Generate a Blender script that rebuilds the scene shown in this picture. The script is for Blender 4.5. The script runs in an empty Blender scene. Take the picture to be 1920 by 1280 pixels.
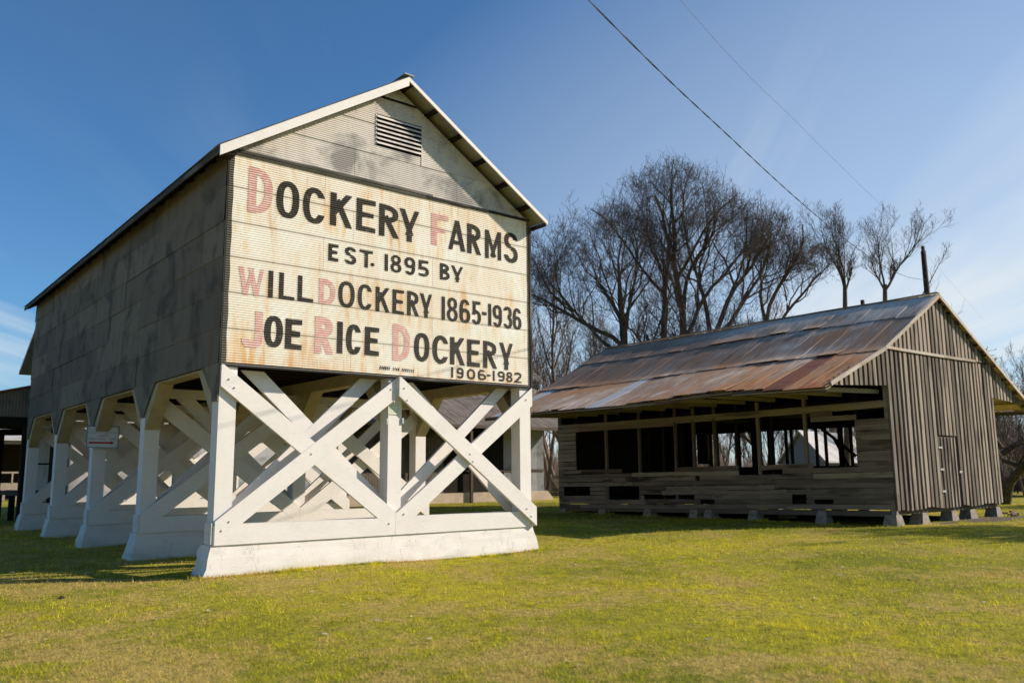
import bpy, math, random
import numpy as np
from mathutils import Vector, Matrix
R=math.radians
# ------------------------------------------------------------------ camera, world, sun, exposure
scn=bpy.context.scene
col=scn.collection
CAM=Vector((-5.1055,-14.0228,1.6)); YAW,PIT,ROL,FPX=0.6859,0.1555,-0.0094,1575.95
fwd=Vector((math.sin(YAW)*math.cos(PIT),math.cos(YAW)*math.cos(PIT),math.sin(PIT)))
rt=Vector((math.cos(YAW),-math.sin(YAW),0)); up=rt.cross(fwd)
r2=rt*math.cos(ROL)+up*math.sin(ROL); u2=-rt*math.sin(ROL)+up*math.cos(ROL)
cd=bpy.data.cameras.new('camera'); co=bpy.data.objects.new('camera',cd); col.objects.link(co)
m=Matrix(((r2.x,u2.x,-fwd.x,CAM.x),(r2.y,u2.y,-fwd.y,CAM.y),(r2.z,u2.z,-fwd.z,CAM.z),(0,0,0,1)))
co.matrix_world=m
cd.sensor_width=36; cd.lens=FPX/1920*36; cd.clip_end=3000; cd.clip_start=.05
cd.dof.use_dof=True; cd.dof.focus_distance=16.5; cd.dof.aperture_fstop=1.5
scn.camera=co
SUNV=Vector((1.62,-1.0,1.10)).normalized()
SUN_EL=math.asin(SUNV.z); SUN_AZ=math.atan2(SUNV.x,SUNV.y)
w=bpy.data.worlds.new('World'); scn.world=w; w.use_nodes=True
wn=w.node_tree; wn.nodes.clear()
def NN(t,ty,**k):
    n=t.nodes.new(ty)
    for a,b in k.items(): setattr(n,a,b)
    return n
wo=NN(wn,'ShaderNodeOutputWorld'); bg=NN(wn,'ShaderNodeBackground'); sky=NN(wn,'ShaderNodeTexSky')
sky.sky_type='NISHITA'; sky.sun_disc=False; sky.sun_elevation=SUN_EL; sky.sun_rotation=SUN_AZ
sky.altitude=50; sky.air_density=1.0; sky.dust_density=.7; sky.ozone_density=2.6
bg.inputs['Strength'].default_value=.063
tc=NN(wn,'ShaderNodeTexCoord')
sep=NN(wn,'ShaderNodeSeparateXYZ'); wn.links.new(tc.outputs['Generated'],sep.inputs[0])
CL=(15,6.6,0)
# wispy cirrus on a flat layer high above: direction divided by its height
mz=NN(wn,'ShaderNodeMath',operation='MAXIMUM'); mz.inputs[1].default_value=.03; wn.links.new(sep.outputs[2],mz.inputs[0])
mz2=NN(wn,'ShaderNodeMath',operation='ADD'); mz2.inputs[1].default_value=.10; wn.links.new(mz.outputs[0],mz2.inputs[0])
dx=NN(wn,'ShaderNodeMath',operation='DIVIDE'); wn.links.new(sep.outputs[0],dx.inputs[0]); wn.links.new(mz2.outputs[0],dx.inputs[1])
dy=NN(wn,'ShaderNodeMath',operation='DIVIDE'); wn.links.new(sep.outputs[1],dy.inputs[0]); wn.links.new(mz2.outputs[0],dy.inputs[1])
cb=NN(wn,'ShaderNodeCombineXYZ'); wn.links.new(dx.outputs[0],cb.inputs[0]); wn.links.new(dy.outputs[0],cb.inputs[1])
mpr=NN(wn,'ShaderNodeMapping'); mpr.inputs['Rotation'].default_value=(0,0,R(-50)); wn.links.new(cb.outputs[0],mpr.inputs[0])
mp=NN(wn,'ShaderNodeMapping'); mp.inputs['Scale'].default_value=(.22,1.5,1); mp.inputs['Location'].default_value=CL
wn.links.new(mpr.outputs[0],mp.inputs[0])
nz=NN(wn,'ShaderNodeTexNoise'); nz.inputs['Scale'].default_value=1.0; nz.inputs['Detail'].default_value=7; nz.inputs['Roughness'].default_value=.54; nz.inputs['Distortion'].default_value=.5
wn.links.new(mp.outputs[0],nz.inputs['Vector'])
nb=NN(wn,'ShaderNodeTexNoise'); nb.inputs['Scale'].default_value=.33; nb.inputs['Detail'].default_value=2
wn.links.new(cb.outputs[0],nb.inputs['Vector'])
r1=NN(wn,'ShaderNodeMapRange'); r1.inputs[1].default_value=.45; r1.inputs[2].default_value=.70; wn.links.new(nz.outputs[0],r1.inputs[0])
# more veil towards the sun side (east), clear to the west
sd=NN(wn,'ShaderNodeVectorMath',operation='DOT_PRODUCT'); sd.inputs[1].default_value=(.93,.30,-.35); wn.links.new(tc.outputs['Generated'],sd.inputs[0])
r3=NN(wn,'ShaderNodeMapRange'); r3.inputs[1].default_value=.35; r3.inputs[2].default_value=.95; r3.inputs[3].default_value=.04; r3.inputs[4].default_value=1.0; wn.links.new(sd.outputs['Value'],r3.inputs[0])
el=NN(wn,'ShaderNodeMapRange'); el.inputs[1].default_value=.30; el.inputs[2].default_value=.15; el.inputs[3].default_value=0; el.inputs[4].default_value=.95; wn.links.new(sep.outputs[2],el.inputs[0])
mxx=NN(wn,'ShaderNodeMath',operation='MAXIMUM'); wn.links.new(el.outputs[0],mxx.inputs[0]); wn.links.new(r3.outputs[0],mxx.inputs[1])
r2n=NN(wn,'ShaderNodeMapRange'); r2n.inputs[1].default_value=.30; r2n.inputs[2].default_value=.55; wn.links.new(nb.outputs[0],r2n.inputs[0])
mu=NN(wn,'ShaderNodeMath',operation='MULTIPLY'); wn.links.new(r1.outputs[0],mu.inputs[0]); wn.links.new(mxx.outputs[0],mu.inputs[1])
mu2=NN(wn,'ShaderNodeMath',operation='MULTIPLY'); wn.links.new(mu.outputs[0],mu2.inputs[0]); wn.links.new(r2n.outputs[0],mu2.inputs[1])
mu3=NN(wn,'ShaderNodeMath',operation='MULTIPLY_ADD'); wn.links.new(mu2.outputs[0],mu3.inputs[0]); mu3.inputs[1].default_value=.80
veil=NN(wn,'ShaderNodeMapRange'); veil.inputs[1].default_value=.50; veil.inputs[2].default_value=.98; veil.inputs[3].default_value=0; veil.inputs[4].default_value=.58
wn.links.new(sd.outputs['Value'],veil.inputs[0]); wn.links.new(veil.outputs[0],mu3.inputs[2])
mx=NN(wn,'ShaderNodeMix',data_type='RGBA'); wn.links.new(mu3.outputs[0],mx.inputs[0])
tint=NN(wn,'ShaderNodeMix',data_type='RGBA',blend_type='MULTIPLY'); tint.inputs[0].default_value=1; tint.inputs[7].default_value=(.76,1.25,1.60,1); wn.links.new(sky.outputs[0],tint.inputs[6])
wn.links.new(tint.outputs[2],mx.inputs[6]); mx.inputs[7].default_value=(9.2,9.9,10.4,1)
wn.links.new(mx.outputs[2],bg.inputs[0]); wn.links.new(bg.outputs[0],wo.inputs[0])
sl=bpy.data.lights.new('sun','SUN'); so=bpy.data.objects.new('sun',sl); col.objects.link(so)
sl.energy=5.0; sl.angle=R(.5); sl.color=(1,.885,.76)
so.rotation_euler=SUNV.to_track_quat('Z','Y').to_euler(); so.location=(30,-30,30)
scn.view_settings.view_transform='Standard'; scn.view_settings.look='None'; scn.view_settings.exposure=.42; scn.view_settings.gamma=1
scn.render.engine='CYCLES'
rng=random.Random(7)
# ------------------------------------------------------------------ helpers
WM={}
def nm(n): return n
def link(o,parent=None,mw=None):
    col.objects.link(o)
    mw=mw or Matrix()
    if parent is not None:
        o.parent=parent; o.matrix_parent_inverse=WM[parent.name].inverted()
    o.matrix_basis=mw; WM[o.name]=mw.copy(); return o
def mesh(verts,faces,mat,smooth=False,name='mesh'):
    me=bpy.data.meshes.new(name); me.from_pydata([tuple(v) for v in verts],[],faces)
    if mat: me.materials.append(mat)
    if smooth: me.polygons.foreach_set('use_smooth',[True]*len(me.polygons))
    me.update(); return me
def obj(name,me,parent=None,mw=None,**tags):
    o=bpy.data.objects.new(name,me); link(o,parent,mw)
    for k,v in tags.items(): o[k]=v
    return o
def thing(name,label,cat,loc=(0,0,0),group=None):
    o=bpy.data.objects.new(name,None); o.empty_display_size=.3; link(o,None,Matrix.Translation(loc))
    o['label']=label; o['category']=cat
    if group: o['group']=group
    return o
BOXF=[(0,3,2,1),(4,5,6,7),(0,1,5,4),(1,2,6,5),(2,3,7,6),(3,0,4,7)]
def boxv(x0,x1,y0,y1,z0,z1):
    return [(x0,y0,z0),(x1,y0,z0),(x1,y1,z0),(x0,y1,z0),(x0,y0,z1),(x1,y0,z1),(x1,y1,z1),(x0,y1,z1)]
def box(name,b,mat,parent=None,**t):
    return obj(name,mesh(boxv(*b),BOXF,mat,name=name),parent,**t)
class MB:
    def __init__(s): s.v=[];s.f=[]
    def add(s,v,f):
        n=len(s.v); s.v+=[tuple(q) for q in v]; s.f+=[tuple(i+n for i in q) for q in f]
    def box(s,*b): s.add(boxv(*b),BOXF)
    def beam(s,p0,p1,w_,t_,upv=(0,0,1)):
        v,_=beamverts(p0,p1,w_,t_,upv); s.add(v,BOXF)
    def build(s,name,mat,parent=None,smooth=False,**t): return obj(name,mesh(s.v,s.f,mat,smooth,name),parent,**t)
def frame(p0,p1,upv):
    p0,p1=Vector(p0),Vector(p1); a=(p1-p0).normalized(); u=Vector(upv); u=(u-a*u.dot(a)).normalized(); s=a.cross(u)
    return p0,p1,a,s,u
def beamverts(p0,p1,w_,t_,upv):
    p0,p1,a,s,u=frame(p0,p1,upv); L=(p1-p0).length
    v=[]
    for x in (0,L):
        pass
    lv=boxv(0,L,-w_/2,w_/2,-t_/2,t_/2)
    return [p0+a*q[0]+s*q[1]+u*q[2] for q in lv],L
def board(name,p0,p1,w_,t_,mat,parent=None,upv=(0,0,1),n=1,warp=0.0,taper=0,**tg):
    """board from p0 to p1, t_ thick along upv, w_ wide across; built in its own frame so that grain runs along it"""
    p0,p1,a,s,u=frame(p0,p1,upv); L=(p1-p0).length
    vs=[];fs=[]
    for i in range(n+1):
        x=L*i/n
        o1=rng.uniform(-warp,warp); o2=rng.uniform(-warp,warp)*.6
        for (yy,zz) in ((-w_/2,-t_/2),(w_/2,-t_/2),(w_/2,t_/2),(-w_/2,t_/2)):
            vs.append((x+ (rng.uniform(-warp,warp) if i in(0,n) else 0),yy+o2,zz+o1))
    for i in range(n):
        b=i*4
        for k in range(4): fs.append((b+k,b+4+k,b+4+(k+1)%4,b+(k+1)%4))
    fs.append((0,1,2,3)); fs.append((n*4+3,n*4+2,n*4+1,n*4))
    mw=Matrix(((a.x,s.x,u.x,p0.x),(a.y,s.y,u.y,p0.y),(a.z,s.z,u.z,p0.z),(0,0,0,1)))
    return obj(name,mesh(vs,fs,mat,name=name),parent,mw,**tg)
def prism_xz(name,pts,y0,y1,mat,parent=None,**t):
    n=len(pts); a=sum(pts[i][0]*pts[(i+1)%n][1]-pts[(i+1)%n][0]*pts[i][1] for i in range(n))
    if a<0: pts=pts[::-1]
    v=[(x,y0,z) for x,z in pts]+[(x,y1,z) for x,z in pts]
    f=[tuple(range(n)),tuple(range(2*n-1,n-1,-1))]+[(i,i+n,(i+1)%n+n,(i+1)%n) for i in range(n)]
    return obj(name,mesh(v,f,mat,name=name),parent,**t)
def prism_yz(name,pts,x0,x1,mat,parent=None,**t):
    n=len(pts); a=sum(pts[i][0]*pts[(i+1)%n][1]-pts[(i+1)%n][0]*pts[i][1] for i in range(n))
    if a<0: pts=pts[::-1]
    v=[(x0,y,z) for y,z in pts]+[(x1,y,z) for y,z in pts]
    f=[tuple(range(n-1,-1,-1)),tuple(range(n,2*n))]+[(i,(i+1)%n,(i+1)%n+n,i+n) for i in range(n)]
    return obj(name,mesh(v,f,mat,name=name),parent,**t)
def copytree(o,loc,label=None,rot=0,scale=1.0,name=None):
    c=o.copy(); col.objects.link(c); c.matrix_basis=Matrix.Translation(loc)@Matrix.Rotation(rot,4,'Z')@Matrix.Scale(scale,4)
    if label: c['label']=label
    for ch in o.children:
        d=ch.copy(); col.objects.link(d); d.parent=c
    return c
# ------------------------------------------------------------------ materials
def newmat(name,rough=.8,spec=.3,metal=0):
    m_=bpy.data.materials.new(name); m_.use_nodes=True; t=m_.node_tree; t.nodes.clear()
    o=NN(t,'ShaderNodeOutputMaterial'); b=NN(t,'ShaderNodeBsdfPrincipled'); t.links.new(b.outputs[0],o.inputs[0])
    b.inputs['Roughness'].default_value=rough; b.inputs['Specular IOR Level'].default_value=spec; b.inputs['Metallic'].default_value=metal
    return m_,t,b
class G:
    """small node-graph helper"""
    def __init__(s,t): s.t=t; s.p=None
    def pos(s):
        if not s.p: s.p=NN(s.t,'ShaderNodeNewGeometry').outputs['Position']
        return s.p
    def objc(s):
        return NN(s.t,'ShaderNodeTexCoord').outputs['Object']
    def rnd(s): return NN(s.t,'ShaderNodeObjectInfo').outputs['Random']
    def map(s,v,scale=(1,1,1),loc=(0,0,0),rot=(0,0,0)):
        n=NN(s.t,'ShaderNodeMapping'); n.inputs['Scale'].default_value=scale; n.inputs['Location'].default_value=loc; n.inputs['Rotation'].default_value=rot
        s.t.links.new(v,n.inputs[0]); return n.outputs[0]
    def noise(s,v,sc=1,det=3,ro=.55,dist=0):
        n=NN(s.t,'ShaderNodeTexNoise'); n.inputs['Scale'].default_value=sc; n.inputs['Detail'].default_value=det; n.inputs['Roughness'].default_value=ro; n.inputs['Distortion'].default_value=dist
        s.t.links.new(v,n.inputs['Vector']); return n.outputs[0]
    def rng(s,v,a,b,c=0,d=1):
        n=NN(s.t,'ShaderNodeMapRange'); s.t.links.new(v,n.inputs[0])
        for i,x in enumerate((a,b,c,d)): n.inputs[i+1].default_value=x
        return n.outputs[0]
    def m(s,op,a,b=None,c=None):
        n=NN(s.t,'ShaderNodeMath',operation=op)
        for i,x in enumerate((a,b,c)):
            if x is None: continue
            if isinstance(x,(int,float)): n.inputs[i].default_value=x
            else: s.t.links.new(x,n.inputs[i])
        return n.outputs[0]
    def mix(s,f,a,b):
        n=NN(s.t,'ShaderNodeMix',data_type='RGBA')
        if isinstance(f,(int,float)): n.inputs[0].default_value=f
        else: s.t.links.new(f,n.inputs[0])
        for i,x in ((6,a),(7,b)):
            if isinstance(x,tuple): n.inputs[i].default_value=(*x,1)
            else: s.t.links.new(x,n.inputs[i])
        return n.outputs[2]
    def sepx(s,v):
        n=NN(s.t,'ShaderNodeSeparateXYZ'); s.t.links.new(v,n.inputs[0]); return n.outputs
    def off(s,v,r,k=37.0):
        n=NN(s.t,'ShaderNodeVectorMath',operation='ADD'); s.t.links.new(v,n.inputs[0])
        c=NN(s.t,'ShaderNodeCombineXYZ'); q=s.m('MULTIPLY',r,k)
        for i in range(3): s.t.links.new(q,c.inputs[i])
        s.t.links.new(c.outputs[0],n.inputs[1]); return n.outputs[0]
    def bump(s,b,h,st=.3,d=.01):
        n=NN(s.t,'ShaderNodeBump'); n.inputs['Strength'].default_value=st; n.inputs['Distance'].default_value=d
        s.t.links.new(h,n.inputs['Height']); s.t.links.new(n.outputs[0],b.inputs['Normal'])
    def col(s,b,c): s.t.links.new(c,b.inputs['Base Color'])
def wood(name,ca,cb,cc=None,gs=26,rough=.85,amt=.5):
    """weathered board: grain along the board's own x, each board its own tone between ca and cb"""
    m_,t,b=newmat(name,rough,.15); g=G(t); r=g.rnd(); o=g.off(g.objc(),r)
    gr=g.noise(g.map(o,(.9,gs,gs)),1,4,.65,.3); bl=g.noise(g.map(o,(1.2,5,5)),1,3)
    f=g.m('ADD',g.rng(gr,.3,.7,-.25,.25),g.rng(bl,.3,.7,-.25,.25)); f=g.m('ADD',f,g.rng(r,0,1,.5-amt,.5+amt))
    c=g.mix(g.m('MINIMUM',g.m('MAXIMUM',f,0.0),1.0),ca,cb)
    if cc: c=g.mix(g.rng(g.noise(g.map(o,(.5,3,3),(5,2,1)),1,3),.55,.68),c,cc)
    g.col(b,c); g.bump(b,gr,.5,.006); return m_
M={}
# white-painted heavy timber
m_,t,b=newmat('white_paint_timber',.6,.3); g=G(t); P_=g.pos()
n1=g.noise(P_,2.2,5,.6); n2=g.noise(g.map(P_,(9,9,60)),1,4,.6); n3=g.noise(P_,34,3)
c=g.mix(g.rng(n1,.4,.75,0,.35),(.715,.67,.62),(.58,.535,.47)); c=g.mix(g.rng(n2,.56,.72,0,.55),c,(.50,.47,.42)); 
c=g.mix(g.rng(n3,.68,.75,0,.5),c,(.58,.55,.49)); g.col(b,c); g.bump(b,g.m('ADD',n2,g.m('MULTIPLY',n3,.5)),.25,.006); M['white']=m_
# painted concrete footing with board marks, stains, hairline cracks
m_,t,b=newmat('painted_concrete',.75,.25); g=G(t); P_=g.pos(); x,y,z=g.sepx(P_)
n1=g.noise(g.map(P_,(1.2,1.2,5)),1,5,.6); n2=g.noise(P_,45,4,.7)
ln=g.m('ABSOLUTE',g.m('SINE',g.m('MULTIPLY',g.m('ADD',z,g.m('MULTIPLY',g.noise(P_,1.2,2),.05)),23)))
cr=g.noise(g.map(P_,(1.0,1.0,.32)),1.6,6,.65,.6); crk=g.rng(g.m('ABSOLUTE',g.m('SUBTRACT',cr,.5)),0,.0035,1,0)
c=g.mix(g.rng(n1,.42,.72,0,.5),(.715,.67,.61),(.56,.51,.43)); c=g.mix(g.rng(n2,.6,.72,0,.45),c,(.50,.46,.39))
c=g.mix(g.m('MULTIPLY',crk,.35),c,(.33,.3,.25)); c=g.mix(g.rng(ln,0,.06,.12,0),c,(.5,.48,.42))
c=g.mix(g.m('MULTIPLY',g.rng(z,.0,.13,1,0),g.rng(n1,.4,.65,.1,.8)),c,(.46,.42,.31))
g.col(b,c); g.bump(b,g.m('ADD',g.m('ADD',n2,g.rng(ln,0,.08,.6,1)),g.m('MULTIPLY',crk,-2)),.5,.01); M['footing']=m_
# corrugated metals
PIT_=.042
def metal(name,base,dark,warm,rust,rough=.55,streak=.4,rustamt=(.62,.8),spec=.4):
    m_,t,b=newmat(name,rough,spec); g=G(t); P_=g.pos(); r=g.rnd()
    n1=g.noise(P_,1.15,4,.6,.4); n2=g.noise(g.map(P_,(4,4,.8)),1,4,.6); n3=g.noise(g.map(P_,(2.2,2.2,1.0),(4,3,9)),1,5,.62); sp=g.noise(P_,30,3,.6)
    c=g.mix(g.rng(r,0,1,0,1),base,warm); c=g.mix(g.m('MULTIPLY',g.rng(n1,.50,.64),.85),c,dark)
    c=g.mix(g.rng(n2,.5,.75,0,streak),c,dark); c=g.mix(g.rng(n3,rustamt[0],rustamt[1],0,.75),c,rust); c=g.mix(g.rng(sp,.6,.75,0,.3),c,dark)
    g.col(b,c); g.bump(b,g.m('ADD',n3,g.m('MULTIPLY',sp,.3)),.15,.01); return m_
M['gable_metal']=metal('gable_metal',(.50,.455,.405),(.17,.16,.15),(.60,.545,.48),(.36,.24,.14),.6,.3,(.66,.85))
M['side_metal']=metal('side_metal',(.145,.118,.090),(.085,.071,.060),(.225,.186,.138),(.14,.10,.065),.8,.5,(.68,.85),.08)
M['tin']=metal('pale_tin',(.36,.36,.365),(.20,.20,.21),(.44,.43,.41),(.40,.30,.2),.6,.3,(.72,.9),.3)
M['roof_edge']=metal('roof_metal',(.30,.30,.28),(.15,.15,.14),(.34,.32,.27),(.2,.12,.07),.5,.3)
# sign face: cream paint over the corrugated sheets, rust weeping from nails and laps
m_,t,b=newmat('sign_cream',.62,.3); g=G(t); P_=g.pos(); x,y,z=g.sepx(P_)
n1=g.noise(g.map(P_,(1.6,1,.75)),1,5,.62,.5); st=g.noise(g.map(P_,(7,1,.7),(3,0,1)),1,4,.6); big=g.noise(g.map(P_,(.8,1,1.1),(7,0,2)),1,3,.5)
row=g.m('FRACT',g.m('DIVIDE',g.m('SUBTRACT',z,3.475),.63))
c=g.mix(g.rng(n1,.35,.65),(.78,.725,.64),(.68,.59,.45))
c=g.mix(g.m('MULTIPLY',g.rng(st,.50,.64),g.rng(big,.42,.60)),c,(.68,.46,.22))
c=g.mix(g.m('MULTIPLY',g.rng(st,.52,.64),g.rng(n1,.5,.62,0,.65)),c,(.58,.33,.13))
c=g.mix(g.m('MULTIPLY',g.rng(row,.0,.05,.38,0),g.rng(n1,.3,.6,.5,1)),c,(.30,.28,.22))
c=g.mix(g.m('MULTIPLY',g.rng(z,3.5,3.75,1,0),g.rng(st,.42,.6,0,.7)),c,(.58,.34,.14))
# nail heads on a grid of studs
nx=g.m('ABSOLUTE',g.m('SUBTRACT',g.m('FRACT',g.m('DIVIDE',g.m('ADD',x,.05),.61)),.5)); nzv=g.m('ABSOLUTE',g.m('SUBTRACT',g.m('FRACT',g.m('DIVIDE',z,.21)),.5))
nail=g.m('MULTIPLY',g.m('LESS_THAN',nx,.012),g.m('LESS_THAN',nzv,.05)); c=g.mix(g.m('MULTIPLY',nail,.6),c,(.2,.13,.08))
g.col(b,c); g.bump(b,n1,.1,.01); M['sign']=m_
def lettermat(name,colr,colr2,lo,hi,stripe=0.0):
    m_,t,b=newmat(name,.6,.3); g=G(t); P_=g.pos(); x,y,z=g.sepx(P_)
    n1=g.noise(P_,9,5,.65); n2=g.noise(P_,70,3,.7); big=g.noise(g.map(P_,(1,1,1.4),(2,0,5)),1,3)
    base=g.mix(g.rng(n1,.3,.7),colr,colr2)
    cream=(.70,.65,.53)
    w1=g.rng(g.m('ADD',g.m('MULTIPLY',n1,.5),g.m('MULTIPLY',n2,.5)),lo,hi,0,.85)
    # paint scoured off the crests of the corrugation
    ph=g.m('MULTIPLY',g.m('SUBTRACT',z,3.475),2*math.pi/PIT_); crest=g.rng(g.m('COSINE',ph),-.25,.75)
    w2=g.m('MULTIPLY',crest,g.rng(big,.40,.62,stripe*.75,stripe))
    c=g.mix(g.m('MAXIMUM',w1,w2),base,cream); g.col(b,c); return m_
M['lblack']=lettermat('black_lettering',(.009,.007,.006),(.022,.016,.013),.58,.70,.14)
M['lpink']=lettermat('faded_red_lettering',(.64,.25,.26),(.71,.42,.40),.50,.64,.85)
M['blackpaint']=lettermat('black_edge_paint',(.02,.018,.016),(.06,.055,.05),.60,.75,.28)
M['blacktrim']=wood('dark_trim',(.018,.017,.015),(.07,.065,.055),(.16,.15,.13))
# wood
M['oldwood']=wood('grey_weathered_wood',(.135,.115,.09),(.34,.30,.245),(.10,.085,.07),amt=.45)
M['oldwood_dark']=wood('brown_weathered_wood',(.055,.042,.031),(.15,.12,.09))
M['siding']=wood('faded_whitewashed_siding',(.12,.093,.068),(.30,.24,.178),(.065,.05,.038),gs=18,amt=.42)
M['batten']=wood('weathered_batten_wood',(.12,.098,.076),(.34,.28,.22),(.095,.075,.058),amt=.75)  # grey-brown weathered battens, tone differs from one to the next
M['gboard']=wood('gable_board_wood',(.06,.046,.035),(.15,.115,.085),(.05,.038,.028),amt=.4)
M['siding_pale']=wood('pale_painted_siding',(.30,.26,.17),(.42,.37,.26),(.16,.13,.09),gs=14)
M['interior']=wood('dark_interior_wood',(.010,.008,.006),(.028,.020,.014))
M['palewood']=wood('pale_lath_wood',(.22,.18,.11),(.36,.30,.19))
M['rake']=wood('bleached_rake_board',(.32,.27,.215),(.55,.48,.40),(.40,.20,.09),gs=14)
# rusty roof sheets: every sheet its own mix of zinc grey, brown and orange
m_,t,b=newmat('rusty_roof_sheet',.72,.14); g=G(t); r=g.rnd(); P_=g.pos(); o=g.off(g.objc(),r,11)
fl=g.map(o,(.9,11.0,1)); s1=g.noise(fl,1,6,.65,.3); s2=g.noise(g.map(o,(.6,3.0,1),(3,1,2)),1,4,.6); big=g.noise(g.map(P_,(.35,.22,.3),(2.5,4,1)),1,4,.6); hi=g.noise(g.map(o,(1.2,26,1)),1,4,.65)
f=g.m('ADD',g.m('ADD',g.m('MULTIPLY',s1,.7),g.m('MULTIPLY',s2,.45)),g.m('ADD',g.m('MULTIPLY',big,1.1),g.m('MULTIPLY',g.m('SUBTRACT',r,.5),.10)))
px_=g.sepx(P_)
# older, redder metal low on the slope and towards the gable; cleaner zinc near the ridge there
f=g.m('ADD',f,g.m('MULTIPLY',g.m('MULTIPLY',g.rng(px_[1],8,-2),g.rng(px_[0],22.5,17,-.32,.26)),1.0))
c=g.mix(g.rng(f,.92,1.12),(.76,.61,.48),(.44,.29,.19)); c=g.mix(g.rng(f,1.14,1.30),c,(.56,.26,.10)); c=g.mix(g.rng(f,1.36,1.5),c,(.38,.13,.055))
c=g.mix(g.rng(hi,.54,.68,0,.6),c,(.58,.54,.49)); c=g.mix(g.rng(hi,.46,.34,0,.65),c,(.13,.095,.07))
bw_=g.m('MULTIPLY',g.m('ADD',g.rng(px_[1],-1,10,0,.75),g.m('MULTIPLY',g.m('SUBTRACT',big,.5),1.6)),g.rng(px_[0],17.5,21,.25,1)); bw_=g.m('MINIMUM',g.m('MAXIMUM',bw_,0.0),1.0)
c=g.mix(bw_,c,g.mix(g.rng(s1,.3,.7),(.12,.082,.06),(.36,.26,.19)))
g.col(b,c); g.bump(b,s1,.25,.02); M['rusty']=m_
m_,t,b=newmat('brown_rusted_sheet',.8,.1); g=G(t); r=g.rnd(); o=g.off(g.objc(),r,11)
s1=g.noise(g.map(o,(.75,6,1)),1,5,.6,.3); c=g.mix(g.rng(s1,.35,.65),(.16,.115,.085),(.36,.27,.21)); c=g.mix(g.rng(r,0,1,0,.5),c,(.26,.16,.10)); g.col(b,c); M['brownroof']=m_
m_,t,b=newmat('dull_brown_roof',.85,.08); g=G(t); o=g.off(g.objc(),g.rnd(),11); s1=g.noise(g.map(o,(.75,6,1)),1,5,.6,.3); g.col(b,g.mix(g.rng(s1,.35,.65),(.085,.07,.06),(.20,.17,.15))); M['dimroof']=m_
M['newsheet']=metal('new_zinc_sheet',(.58,.58,.56),(.44,.44,.43),(.62,.61,.58),(.5,.45,.4),.4,.2,(.8,.95))
M['redsheet']=metal('red_rust_sheet',(.22,.065,.03),(.12,.04,.025),(.26,.09,.04),(.10,.04,.03),.8,.3,(.6,.8))
M['white_roof']=metal('white_metal_roof',(.40,.375,.345),(.33,.31,.29),(.43,.41,.38),(.5,.4,.3),.5,.2,(.8,.95))
def flat(name,c,rough=.8,c2=None,sc=6):
    m_,t,b=newmat(name,rough,.2); g=G(t); n=g.noise(g.pos(),sc,4,.6); g.col(b,g.mix(g.rng(n,.35,.65),c,c2 or tuple(q*.7 for q in c))); return m_
M['bounce_shade']=flat('bounce_shaded_timber',(.42,.35,.22),.75,(.34,.28,.165),3)  # white timber paint, shade and yellow ground bounce mixed into the colour
M['concrete']=flat('pier_concrete',(.34,.29,.23),.9,(.20,.165,.13),9)
M['tan_foundation']=flat('tan_foundation',(.46,.37,.28),.9,(.36,.29,.22),3)
M['brick']=flat('loose_brick',(.38,.22,.15),.9,(.30,.24,.19),14)
M['pole']=flat('pole_wood',(.06,.04,.03),.9,(.035,.025,.02),5)
M['wire']=flat('thin_wire_metal',(.20,.22,.25),.5)
M['cable']=flat('cable_rubber',(.03,.03,.03),.6)
M['far_white']=flat('far_white_siding',(.22,.235,.26),.8,(.19,.20,.225),2)
M['far_dark']=flat('far_dark_wall',(.10,.11,.12),.8)
M['deck_wood']=flat('deck_planks',(.34,.28,.21),.8)
M['sheetsign']=flat('white_sign_sheet',(.72,.72,.70),.5,(.66,.66,.65))
M['sign_blue']=flat('sign_blue_border',(.20,.27,.38),.5)
M['sign_red']=flat('sign_red',(.48,.03,.03),.5)
M['sign_text']=flat('sign_faint_text',(.34,.38,.42),.5)
M['notice']=flat('pale_notice',(.64,.66,.46),.5,(.6,.62,.5),30)
M['notice_line']=flat('notice_print',(.40,.45,.28),.5)
M['galv']=flat('galvanised_bracket',(.5,.5,.48),.4)
M['dirt']=flat('bare_dirt',(.115,.085,.06),.95,(.075,.055,.04),3)
m_,t,b=newmat('bark',.9,.1); g=G(t); P_=g.pos(); n=g.noise(P_,7,5,.6); big=g.noise(P_,.9,2)
c=g.mix(g.rng(n,.3,.7),(.055,.042,.030),(.14,.115,.08)); c=g.mix(g.m('MULTIPLY',g.rng(big,.5,.65),g.rng(n,.5,.65,0,.7)),c,(.20,.18,.05)); g.col(b,c); g.bump(b,n,.6,.03); M['bark']=m_
M['twig']=flat('twig_bark',(.115,.092,.080),.9,(.075,.062,.055),3)
M['twig_pale']=flat('pale_twig_bark',(.17,.125,.095),.9,(.11,.082,.062),1)
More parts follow.
